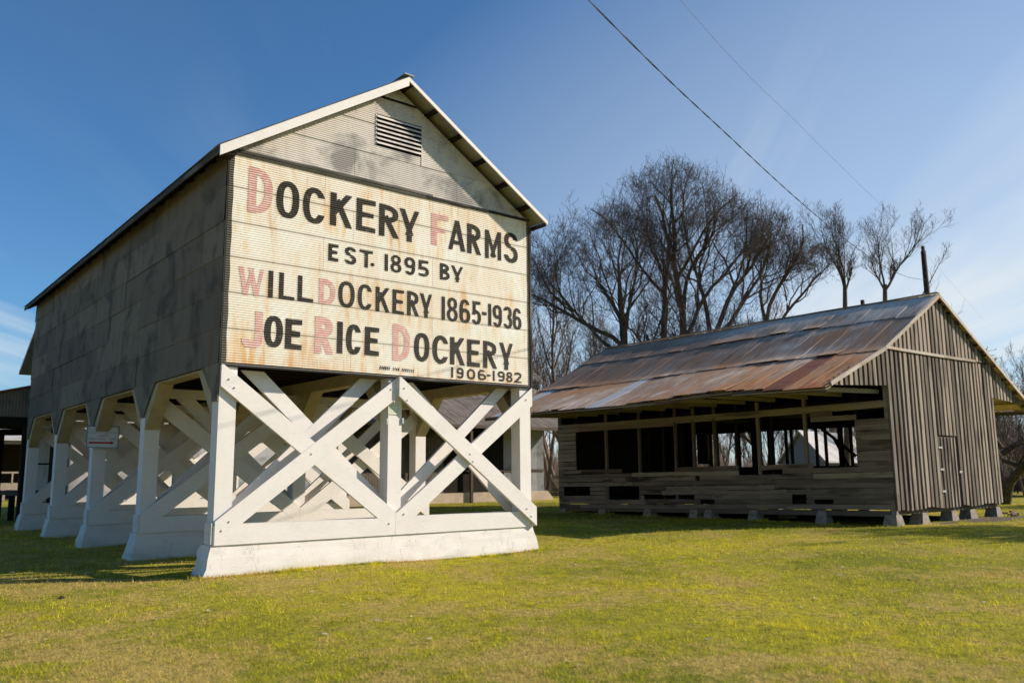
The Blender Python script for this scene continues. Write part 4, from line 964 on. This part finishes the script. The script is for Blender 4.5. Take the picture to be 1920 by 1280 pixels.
# taller building further back: only its right roof corner shows
db=thing('tall_gin_building','taller rusty-roofed building whose eave corner peeks out right of the painted sign','barn',(28,32,0))
box('wall',(20,33.6,30.2,38,0,7.5),M['white_roof'],db)
rp=[(19,29.9,7.88),(34,29.9,7.88),(34,34,10.4),(19,34,10.4),(34,38.1,7.88),(19,38.1,7.88)]
obj('roof',mesh(rp+[(x,y,z-.18) for x,y,z in rp],[(0,1,2,3),(3,2,4,5),(9,8,7,6),(11,10,8,9),(0,6,7,1),(1,7,8,2),(2,8,10,4)],M['dimroof'],name='roof'),db)
# tin-clad gin house behind the far end of the barn (left)
eb=thing('tin_gin_house','pale tin gable with dark overhang behind the far left end of the raised building','barn',(7,24,0))
EY0,EY1,ER=19.9,27.9,23.9
prism_yz('wall',[(EY0,.3),(EY1,.3),(EY1,6.15),(ER,8.2),(EY0,6.15)],1.92,2.0,M['tin'],eb)
box('wall',(2.0,12,EY0,EY0+.1,.3,6.1),M['tin'],eb); box('wall',(2.0,12,EY1-.1,EY1,.3,6.1),M['tin'],eb)
mb=MB()
for s in (-1,1):
    ye=ER+s*5.2; v=[(1.5,ER,8.95+.02),(12,ER,8.97),(12,ye,6.33),(1.5,ye,6.33)]; v+= [(a,b_,c_-.14) for a,b_,c_ in v]; mb.add(v,[(0,1,2,3),(7,6,5,4),(0,4,5,1),(1,5,6,2),(2,6,7,3),(3,7,4,0)])
mb.build('roof',M['roof_edge'],eb)
board('wall_seam',(1.905,EY0,5.75),(1.905,EY1,5.75),.02,.05,M['side_metal'],eb)
# porch roof in front of it, seen from its end
cpv=thing('loading_canopy','low rusty-edged canopy with a ribbed tin apron and dark posts at the far left','canopy',(-1,21,0))
v=[(-6.5,19.8,3.0),(1.6,19.8,5.15),(1.6,27,5.15),(-6.5,27,3.0)]; v+=[(a,b_,c_-.06) for a,b_,c_ in v]
obj('roof',mesh(v,[(0,1,2,3),(7,6,5,4),(0,4,5,1),(1,5,6,2),(2,6,7,3),(3,7,4,0)],M['redsheet'],name='roof'),cpv)
x=-6.4; 
while x<1.5:
    zt2=3.0+(x+6.5)*.2654-.05; z0=max(2.3,min(3.72,zt2-.2)); b_=x+.6; vs=[];fs=[]
    for i in range(13):
        xx_=x+.6*i/12; zz=3.0+(xx_+6.5)*.2654-.08; vs+=[(xx_,19.88-(.02 if i%2 else 0),z0 if z0<zz else zz-.1),(xx_,19.88-(.02 if i%2 else 0),zz)]
        if i: fs.append((2*i-2,2*i,2*i+1,2*i-1))
    obj('corrugated_sheet',mesh(vs,fs,M['side_metal'],False,'corrugated_sheet'),cpv); x+=.6
board('beam',(-6.4,20.0,3.50),(1.6,20.0,3.66),.2,.36,M['interior'],cpv); board('beam',(-6.4,26.5,3.3),(1.6,26.5,3.5),.2,.25,M['interior'],cpv)
box('ceiling',(-2.5,1.6,20.1,26.6,3.62,3.66),M['interior'],cpv)
for (x,y) in ((.52,20.0),(1.45,20.0),(.6,26.5),(-6,20)): board('post',(x,y,0),(x,y,3.5),.30,.30,M['interior'],cpv,upv=(1,0,0))
dk=thing('loading_dock','dark timber loading dock with a rail under the far left canopy','dock',(1.2,23,0))
box('deck',(.6,5.5,21.0,27,.95,1.1),M['oldwood_dark'],dk)
for y in (21.1,23.5,26.5): board('post',(.75,y,0),(.75,y,.95),.2,.2,M['interior'],dk,upv=(1,0,0))
board('rail',(.62,20.9,2.1),(5.4,20.9,2.1),.06,.06,M['interior'],dk); board('rail',(.62,20.9,1.1),(.62,20.9,2.1),.06,.06,M['interior'],dk,upv=(1,0,0))
# far white-roofed building, left
fb=thing('far_open_shed','distant pale-roofed open shed with a wooden deck in front, at the left edge','shed',(7,64,0))
v=[(-6,58,4.5),(14,58,4.5),(14,65,6.1),(-6,65,6.1)]; v+=[(a,b_,c_-.15) for a,b_,c_ in v]
obj('roof',mesh(v,[(0,1,2,3),(7,6,5,4),(0,4,5,1),(1,5,6,2),(2,6,7,3),(3,7,4,0)],M['white_roof'],name='roof'),fb)
box('back_wall',(-6,14,64,64.2,0,5.4),M['interior'],fb)
for x in (-5.5,-1,3.2,6.9,11): 
    board('post',(x,58.3,0),(x,58.3,4.3),.2,.2,M['deck_wood'],fb,upv=(1,0,0)); board('knee_brace',(x,58.3,3.4),(x+1.0,58.3,4.3),.1,.1,M['deck_wood'],fb)
board('beam',(-6,58.3,4.2),(14,58.3,4.2),.12,.2,M['deck_wood'],fb)
box('deck',(-6,14,57,58.2,.75,1.25),M['deck_wood'],fb); board('rail',(-6,57,2.0),(14,57,2.0),.08,.12,M['deck_wood'],fb)
for x in (-4,0,3,5.4,6.3,9): board('deck_post',(x,57.1,0),(x,57.1,.75),.25,.25,M['deck_wood'],fb,upv=(1,0,0)); board('rail_post',(x+.5,57.0,1.25),(x+.5,57.0,2.0),.1,.1,M['deck_wood'],fb,upv=(1,0,0))
# far white house seen through the shed's openings
hb=thing('far_white_house','distant white house with a bright metal roof, seen through the openings of the weathered shed','house',(66,28,0))
def at_px(px,py,d):
    q=fwd*FPX+r2*(px-960)-u2*(py-640); h=math.hypot(q.x,q.y); return CAM+q*(d/h)
A_=at_px(1468,890,62); B_=at_px(1546,890,58); Cc=at_px(1640,890,66)
gx=(B_-A_); gx.z=0; gl=gx.length; gx.normalize(); gd=Vector((Cc.x-B_.x,Cc.y-B_.y,0)); gdl=gd.length; gd.normalize()
def hp(a,b_,z): q=A_+gx*a+gd*b_; return (q.x,q.y,z)
EZ,RZ=2.35,4.15
hv=[hp(0,0,0),hp(gl,0,0),hp(gl,0,EZ),hp(gl/2,0,RZ),hp(0,0,EZ),hp(0,gdl,0),hp(gl,gdl,0),hp(gl,gdl,EZ),hp(gl/2,gdl,RZ),hp(0,gdl,EZ)]
obj('wall',mesh(hv,[(0,1,2,3,4),(9,8,7,6,5),(1,6,7,2),(5,0,4,9)],M['far_white'],name='wall'),hb)
rv_=[hp(gl+.4,-.3,EZ-.15),hp(gl/2,-.3,RZ+.12),hp(gl/2,gdl+.3,RZ+.12),hp(gl+.4,gdl+.3,EZ-.15),hp(-.4,-.3,EZ-.15),hp(-.4,gdl+.3,EZ-.15)]
rv_+=[(a,b_,c_-.12) for a,b_,c_ in rv_]
obj('roof',mesh(rv_,[(0,3,2,1),(1,2,5,4),(6,7,8,9),(7,10,11,8),(0,1,7,6),(1,4,10,7),(0,6,9,3)],M['white_roof'],name='roof'),hb)
w0=hp(gl+.02,1,0); w1=hp(gl+.02,gdl-1,0)
board('door_panel',(w0[0],w0[1],1.1),(w1[0],w1[1],1.1),.06,1.3,M['far_dark'],hb)
# brown timber bin between the buildings
bb=thing('timber_bin','brown boarded timber bin in the gap beyond the weathered shed','bin',(33.9,28.6,0))
for k in range(5): board('plank',(33.1,28.6,.2+.28*k),(34.4,28.2,.2+.28*k),.05,.26,M['oldwood_dark'],bb)
board('corner_post',(34.45,28.15,0),(34.45,28.15,1.55),.12,.12,M['rake'],bb,upv=(1,0,0)); board('corner_post',(33.05,28.62,0),(33.05,28.62,1.5),.1,.1,M['oldwood'],bb,upv=(1,0,0))
# log / low stack on the right edge
lg=thing('timber_stack','low dark reddish stack of timber under the tree at the right edge','timber stack',(50,4,0))
for k in range(3): 
    a=at_px(1893,905+k*8,62); b_=at_px(1960,903+k*8,58); board('plank',(a.x,a.y,.35+.28*(2-k)),(b_.x,b_.y,.35+.28*(2-k)),.8,.25,M['oldwood_dark'],lg)
# ------------------------------------------------------------------ pole and cables
pp=at_px(1740,555,50); 
pl=thing('utility_pole','bare dark wooden utility pole rising behind the ridge of the weathered shed','utility pole',(pp.x,pp.y,0))
vs=[];fs=[]
for j in range(6):
    z=13.35*j/5; rr_=.19-.06*j/5
    for i in range(10): vs.append((pp.x+rr_*math.cos(i*.6283)-.02*j,pp.y+rr_*math.sin(i*.6283),z))
for j in range(5):
    for i in range(10): a=j*10+i; b_=j*10+(i+1)%10; fs.append((a,b_,b_+10,a+10))
fs.append(tuple(range(50,60))); obj('pole_shaft',mesh(vs,fs,M['pole'],True,'pole_shaft'),pl)
box('insulator',(pp.x-.2,pp.x-.06,pp.y-.08,pp.y+.06,13.3,13.62),M['pole'],pl)
def tube(mb,P,rad,k=5):
    n0=len(mb.v); 
    for i,p in enumerate(P):
        p=Vector(p); d=(Vector(P[min(i+1,len(P)-1)])-Vector(P[max(i-1,0)])).normalized(); s=d.cross(Vector((0,0,1))).normalized(); u=s.cross(d)
        for j in range(k): a=2*math.pi*j/k; q=p+s*math.cos(a)*rad+u*math.sin(a)*rad; mb.v.append(tuple(q))
    for i in range(len(P)-1):
        for j in range(k): a=n0+i*k+j; b_=n0+i*k+(j+1)%k; mb.f.append((a,b_,b_+k,a+k))
def sagline(pts,n_):
    # Catmull through measured hang points
    out=[]; P=[Vector(p) for p in pts]
    for i in range(len(P)-1):
        p0=P[max(i-1,0)];p1=P[i];p2=P[i+1];p3=P[min(i+2,len(P)-1)]
        for j in range(n_):
            t_=j/n_; out.append(.5*((2*p1)+(-p0+p2)*t_+(2*p0-5*p1+4*p2-p3)*t_*t_+(-p0+3*p1-3*p2+p3)*t_**3))
    out.append(P[-1]); return out
W1=[(-30,-18,9.0),(-9.6,-10.9,7.7),(1.97,-6.95,7.60),(7.76,-4.97,7.80),(13.56,-2.98,8.12),(19.35,-1.0,8.59),(25.14,.99,9.22),(32.87,3.63,10.33),(pp.x-.1,pp.y,11.76)]
cbl=sagline(W1,26); mb=MB()
for ph in (0,math.pi):
    P=[]
    for i,p in enumerate(cbl):
        P.append(p+Vector((0,math.cos(i*1.1+ph),math.sin(i*1.1+ph)))*.0072)
    tube(mb,P,.0062)
o=mb.build('twisted_cable',M['cable'],None,True); o['label']='twisted dark cable crossing the sky down to the utility pole'; o['category']='cable'
mb=MB(); tube(mb,sagline([(-26,-16,10.5),(-10,-11.2,8.6),(4.31,-6.59,8.62),(11.07,-4.44,9.12),(16.59,-2.68,9.62),(25.87,.28,10.42),(60,11,12.4)],12),.0032)
o=mb.build('thin_wire',M['wire'],None,True); o['label']='thin wire crossing the sky at upper right, above the twisted cable'; o['category']='wire'
# ------------------------------------------------------------------ TREES
def gen_tree(seed,base,dirv,length,rad,env=None,levels=5,kids=(5,6,6,6,5),trop=.04,wob=.16,lenr=(.62,.62,.6,.55,.5),ang=(32,40,42,45,45),minr=.006,first=.25,stems=None):
    rr=random.Random(seed); trunk=MB(); crown=MB()
    def tb(mb,P,Rd,k):
        n0=len(mb.v); d0=None
        for i,p in enumerate(P):
            d=(P[min(i+1,len(P)-1)]-P[max(i-1,0)]); 
            if d.length<1e-6: d=Vector((0,0,1))
            d.normalize(); s=d.cross(Vector((.3,.2,.93))); 
            if s.length<.05: s=d.cross(Vector((1,0,0)))
            s.normalize(); u=s.cross(d)
            for j in range(k):
                a=2*math.pi*j/k; q=p+(s*math.cos(a)+u*math.sin(a))*Rd[i]; mb.v.append((q.x,q.y,q.z))
        for i in range(len(P)-1):
            for j in range(k): a=n0+i*k+j; b_=n0+i*k+(j+1)%k; mb.f.append((a,b_,b_+k,a+k))
    def grow(p,d,L,r0,lv):
        edge=rr.uniform(.82,1.12); n_=(9,8,6,4,3,2)[lv]; st=L/n_; P=[p.copy()]; Rd=[r0]; D=[d.copy()]
        for i in range(n_):
            wv=wob*(1+lv*.25); d=(d+Vector((rr.gauss(0,wv),rr.gauss(0,wv),rr.gauss(0,wv)+trop*(1+lv*.6)))).normalized()
            q=P[-1]+d*st
            if env and env(q)>edge:
                if lv==0 and i<3: pass
                else: break
            P.append(q); D.append(d.copy())
        if len(P)<2: return
        cut=len(P)-1<n_; e1=.30 if not cut else .12; r_0=r0*(1 if len(P)>3 or lv==0 else .6)
        Rd=[max(minr,r_0*(1-(1-e1)*(i/(len(P)-1))**1.1)) for i in range(len(P))]
        if lv>=3: Rd=[max(minr,q*.75) for q in Rd]
        tb(trunk if lv<=1 else crown,P,Rd,(8,6,4,3,3,3)[lv])
        if lv>=levels: return
        nk=kids[lv]; m_=len(P)-1
        for k in range(nk):
            fr=first+(1-first)*(k+rr.uniform(.2,.9))/nk if lv==0 else .12+.88*(k+rr.uniform(0,.95))/nk
            ii=min(m_,max(1,int(round(fr*m_)))); a=R(rr.gauss(ang[lv],9)); az=rr.uniform(0,2*math.pi) if lv!=0 else k*2.4+rr.uniform(-.5,.5)
            dd=D[ii]; s=dd.cross(Vector((0,0,1)))
            if s.length<.1: s=Vector((1,0,0))
            s.normalize(); u=s.cross(dd); nd=(dd*math.cos(a)+(s*math.cos(az)+u*math.sin(az))*math.sin(a)).normalized()
            if nd.z<-.25 and lv<3: nd.z*=-.3; nd.normalize()
            grow(P[ii],nd,L*lenr[lv]*rr.uniform(.75,1.15)*(1.15-.45*fr),Rd[ii]*rr.uniform(.5,.68)*(.8 if lv>=1 else 1),lv+1)
    for (b0,d0,L0,r0) in (stems or [(base,dirv,length,rad)]): grow(Vector(b0),Vector(d0).normalized(),L0,r0,0)
    return trunk,crown
POLE=None
def ell(c,r): 
    return lambda p:((p.x-c[0])/r[0])**2+((p.y-c[1])/r[1])**2+((p.z-c[2])/r[2])**2
VR=Vector((r2.x,r2.y,0)).normalized()   # viewer's right, used only to say where limbs spread
def tree(name,label,base,stems,env,seed,twig='twig',**k):
    t_=thing(name,label,'tree',(base[0],base[1],0),k.pop('group',None)); tr_,cr=gen_tree(seed,None,None,0,0,env,stems=stems,**k)
    global POLE
    if POLE:
        K=8; n0=len(tr_.v)
        for i,p in enumerate(POLE):
            for j in range(K): tr_.v.append((p.x+math.cos(j*.785)*(.20-.014*i),p.y+math.sin(j*.785)*(.20-.014*i),p.z))
        for i in range(len(POLE)-1):
            for j in range(K): a=n0+i*K+j; b_=n0+i*K+(j+1)%K; tr_.f.append((a,b_,b_+K,a+K))
        POLE=None
    obj('trunk',mesh(tr_.v,tr_.f,M['bark'],True,'trunk'),t_); obj('crown',mesh(cr.v,cr.f,M[twig],False,'crown'),t_); return t_,len(tr_.f)+len(cr.f)
tot=0
GRP='big bare trees behind the weathered shed'
def P3(px,py,d): q=at_px(px,py,d); return q
def stem(px,d,toppx,toppy,L,r0,z0=0):
    b=P3(px,880,d); b.z=z0; tpt=P3(toppx,toppy,d); return (b,(tpt-b),L,r0)
def sub(px,py,d,tx,ty,L,r0):
    b=P3(px,py,d); return (b,P3(tx,ty,d)-b,L,r0)
c0=P3(1262,600,45)
t_,n_=tree('bare_tree','tallest spreading bare tree with forked upright trunks behind the middle of the shed roof',(c0.x,c0.y),
  [stem(1245,45,1240,640,9.0,.27),stem(1279,44.6,1277,640,9.0,.30),sub(1277,655,44.6,1300,330,8.5,.20),sub(1277,650,44.6,1420,430,6.5,.13),sub(1245,650,45,1225,330,8.5,.17),sub(1245,655,45,1180,420,7.0,.13),sub(1278,600,44.6,1350,400,6.5,.12)],
  ell((c0.x,c0.y,8.9),(6.1,6.1,9.8)),11,levels=5,kids=(7,6,5,4,2),lenr=(.62,.64,.62,.60,.60),ang=(34,40,42,44,46),minr=.0055,trop=.06); tot+=n_
c1=P3(1115,600,43)
t_,n_=tree('bare_tree','bare tree with low spreading limbs leaning left behind the shed roof beside the painted sign',(c1.x,c1.y),
  [stem(1185,43,1160,655,8.6,.26),sub(1172,655,43,1090,370,8.0,.16),sub(1168,650,43,1010,520,6.6,.13),sub(1172,655,43,1150,400,7.2,.14),sub(1165,660,43,1020,640,5.6,.10),sub(1172,660,43,1060,480,6.5,.11)],
  ell((c1.x,c1.y,7.5),(5.7,5.7,8.4)),23,levels=5,kids=(8,6,5,4,2),lenr=(.62,.64,.62,.60,.60),ang=(34,40,42,44,46),minr=.0055,trop=.05); tot+=n_
c2=P3(1380,620,44)
t_,n_=tree('bare_tree','bushy bare tree right of the tallest one, behind the shed ridge',(c2.x,c2.y),
  [stem(1330,44,1335,625,8.8,.20),sub(1333,640,44,1400,400,7.0,.14),sub(1333,640,44,1340,400,7.0,.13),sub(1333,645,44,1460,470,6.5,.12)],
  ell((c2.x,c2.y,7.8),(5.2,5.2,8.3)),37,levels=5,kids=(8,6,5,4,2),lenr=(.62,.64,.62,.60,.60),ang=(34,40,42,44,46),minr=.0055,trop=.06); tot+=n_
c3=P3(1465,640,46)
t_,n_=tree('bare_tree','lowest dense bare tree of the big group, at its right end behind the shed ridge',(c3.x,c3.y),
  [stem(1430,46,1440,610,8.6,.2),sub(1436,620,46,1500,430,6.0,.12),sub(1436,620,46,1450,430,6.0,.12),sub(1436,625,46,1545,560,5.0,.10)],
  ell((c3.x,c3.y,7.4),(5.2,5.2,6.9)),41,levels=5,kids=(8,6,5,4,2),lenr=(.62,.64,.62,.60,.60),ang=(34,40,42,44,46),minr=.0055,trop=.06); tot+=n_
def small(px,d,lab,tops,seed,by):
    b=P3(px,880,d); b.z=0; st=[]; fk=P3(px,by,d)
    global POLE; POLE=[b+(fk-b)*t_+Vector((.04*math.sin(t_*5),0,0)) for t_ in (0,.2,.4,.6,.8,.93,1.03)]
    for tx,ty in tops: 
        p=P3(px,by,d); q=P3(tx,ty,d); st.append((p,q-p,(q-p).length*.92,.062))
    return tree('pollarded_tree',lab,(b.x,b.y),st,None,seed,levels=4,kids=(9,5,4,3),lenr=(.62,.60,.62,.6),ang=(26,34,40,44),minr=.0045,trop=.07,first=.22,wob=.08)
for a in ((1585,50,'slender bare tree with upright limbs, left of two behind the shed ridge',((1532,425),(1575,450),(1600,425),(1612,500)),5,548),(1660,50,'slender bare tree with a V of limbs, nearer the utility pole behind the shed ridge',((1636,430),(1725,430),(1618,490),(1690,505)),8,545)):
    t_,n_=small(*a); tot+=n_
b=P3(1725,880,56)
t_,n_=tree('sapling','thin bare sapling behind the shed ridge beside the utility pole',(b.x,b.y),[stem(1722,56,1722,500,12.0,.08),sub(1725,560,56,1765,500,3.5,.035)],None,9,levels=2,kids=(7,6,4),lenr=(.28,.55,.5),ang=(35,40,42),minr=.006,first=.6,wob=.08); tot+=n_
b=P3(1880,880,46)
t_,n_=tree('bare_tree','dark low-branching tree at the right edge beyond the shed',(b.x,b.y),[stem(1879,46,1876,700,4.6,.24),sub(1879,850,46,1960,790,6,.14),sub(1879,840,46,1850,770,4,.12),sub(1879,862,46,1990,868,6,.12)],ell((b.x,b.y,3.6),(6,6,3.6)),12,levels=4,kids=(6,6,6,5),lenr=(.6,.58,.56,.52),minr=.010,trop=.0,wob=.2); tot+=n_
# tree outside the picture on the right that throws the soft shadow bands over the lawn
t_,n_=tree('bare_tree','bare yard tree standing beyond the right edge of the view',(28,-12),[(Vector((28,-12,0)),Vector((0,.02,1)),8.5,.3),(Vector((28,-12,2.5)),Vector((-.5,.6,.8)),6.5,.18),(Vector((28,-12,2.5)),Vector((.5,-.4,.9)),6.5,.18)],ell((28,-12,6.5),(4.2,4.2,5)),15,levels=4,kids=(7,7,6,5),minr=.016,lenr=(.6,.58,.55,.5)); tot+=n_
# background wood: five kinds of bare tree, copied
protos=[]
for s in range(5):
    H=(12,14,10,13,11)[s]; t_=thing('wood_edge_tree','bare brown tree in the thin wood behind the buildings','tree',(0,0,0),'bare trees of the wood behind the buildings')
    tr_,cr=gen_tree(100+s,None,None,0,0,None,stems=[(Vector((0,0,0)),Vector((.05*s-.1,.05,1)),H,.15)],levels=3,kids=(13,7,6,4),lenr=(.34,.55,.55,.5),ang=(30,38,42),minr=.011,first=.22,trop=.07,wob=.07)
    obj('trunk',mesh(tr_.v,tr_.f,M['twig_pale'],True,'trunk'),t_); obj('crown',mesh(cr.v,cr.f,M['twig_pale'],False,'crown'),t_); protos.append(t_); tot+=len(cr.f)
spots=[]; REG=[]
r8=random.Random(88)
for k in range(16): spots.append((985+k*12+r8.uniform(-4,4),r8.uniform(56,80),r8.uniform(.8,1.12)))
for k in range(30): spots.append((1190+k*16+r8.uniform(-8,8),r8.uniform(58,95),r8.uniform(.55,.85)))
for k in range(22): spots.append((1846+k*8+r8.uniform(-5,5),r8.uniform(56,90),r8.uniform(.40,.62)))
for k in range(6): spots.append((1990+k*40,r8.uniform(66,90),r8.uniform(.5,.9)))
LAB={0:('tall thin bare tree of the wood showing between painted sign and shed roof','bare trees between the sign and the shed'),1:('bare tree of the wood glimpsed through the openings of the weathered shed','bare trees seen through the shed'),2:('low dark bare tree of the wood beyond the right edge of the weathered shed','bare trees at the right edge'),3:('bare tree of the wood outside the view to the right','bare trees outside the view')}
for i,(px,d,sc) in enumerate(spots):
    q=at_px(px,880,d); rot=r8.uniform(0,6.28)
    if i<5:
        o=protos[i]; o.matrix_basis=Matrix.Translation((q.x,q.y,0))@Matrix.Rotation(rot,4,'Z')@Matrix.Scale(sc,4)
        for ch in o.children: ch.matrix_parent_inverse=Matrix()
    else:
        o=copytree(protos[i%5],(q.x,q.y,0),None,rot,sc)
        for ch in o.children: ch.matrix_parent_inverse=Matrix()
    L_=LAB[0 if i<16 else 1 if i<46 else 2 if i<68 else 3]; o['label']=L_[0]; o['group']=L_[1]
# undergrowth along the wood edge: brown stems nobody could count
mb=MB(); r9=random.Random(9)
for k in range(26000):
    px=r9.uniform(960,2150); d=r9.uniform(78,120); q=at_px(px,880,d); h=r9.uniform(1.5,8.5)*(.62+.25*math.sin(px*.021)+.13*math.sin(px*.09)); x,y=q.x,q.y; lx,ly=r9.gauss(0,.5),r9.gauss(0,.5); wd=r9.uniform(.03,.08)
    n0=len(mb.v); mb.v+=[(x-wd,y,0),(x+wd,y,0),(x+lx,y+ly,h)]; mb.f.append((n0,n0+1,n0+2))
o=mb.build('undergrowth',M['twig_pale'],None,kind='stuff'); o['label']='brown leafless undergrowth along the edge of the distant wood'; o['category']='undergrowth'
# clods, chips and tufts on the lawn
def clod(px,py,s,mat,name,label,cat):
    q=fwd*FPX+r2*(px-960)-u2*(py-640); k=-CAM.z/q.z; p=CAM+q*k; vs=[];fs=[]; rr=random.Random(int(px)); n_=7
    for j in range(4):
        for i in range(n_): a=2*math.pi*i/n_; rad=s*math.cos(j/4*1.5)*rr.uniform(.75,1.2); vs.append((p.x+rad*math.cos(a),p.y+rad*math.sin(a),float(gh(p.x,p.y))+s*.75*j/3))
    for j in range(3):
        for i in range(n_): fs.append((j*n_+i,j*n_+(i+1)%n_,(j+1)*n_+(i+1)%n_,(j+1)*n_+i))
    fs.append(tuple(range(3*n_,4*n_))); o=obj(name,mesh(vs,fs,mat,True,name)); o['label']=label; o['category']=cat
clod(116,1117,.05,M['pole'],'dirt_clod','small dark clod of earth on the dry grass at lower left','clod')
leafm=flat('dry_leaf',(.50,.42,.30),.8)
mb=MB()
for k in range(260):
    a=YAW+r9.uniform(-.6,.6); d=math.sqrt(r9.uniform(16,900)); x=CAM.x+d*math.sin(a); y=CAM.y+d*math.cos(a)
    if 0<x<7 and y>-.3: continue
    z=float(gh(x,y))+.02; s=r9.uniform(.012,.028)*(1+d*.03); t1=r9.uniform(0,6.28); n0=len(mb.v)
    for j in range(4): aa=t1+j*1.57; mb.v.append((x+s*math.cos(aa)*(1.5 if j%2 else .8),y+s*math.sin(aa)*(1.5 if j%2 else .8),z+r9.uniform(-.01,.012)))
    mb.f.append((n0,n0+1,n0+2,n0+3))
o=mb.build('fallen_leaves',leafm,None,kind='stuff'); o['label']='scattered dry fallen leaves on the lawn'; o['category']='leaves'
print('tree faces',tot)
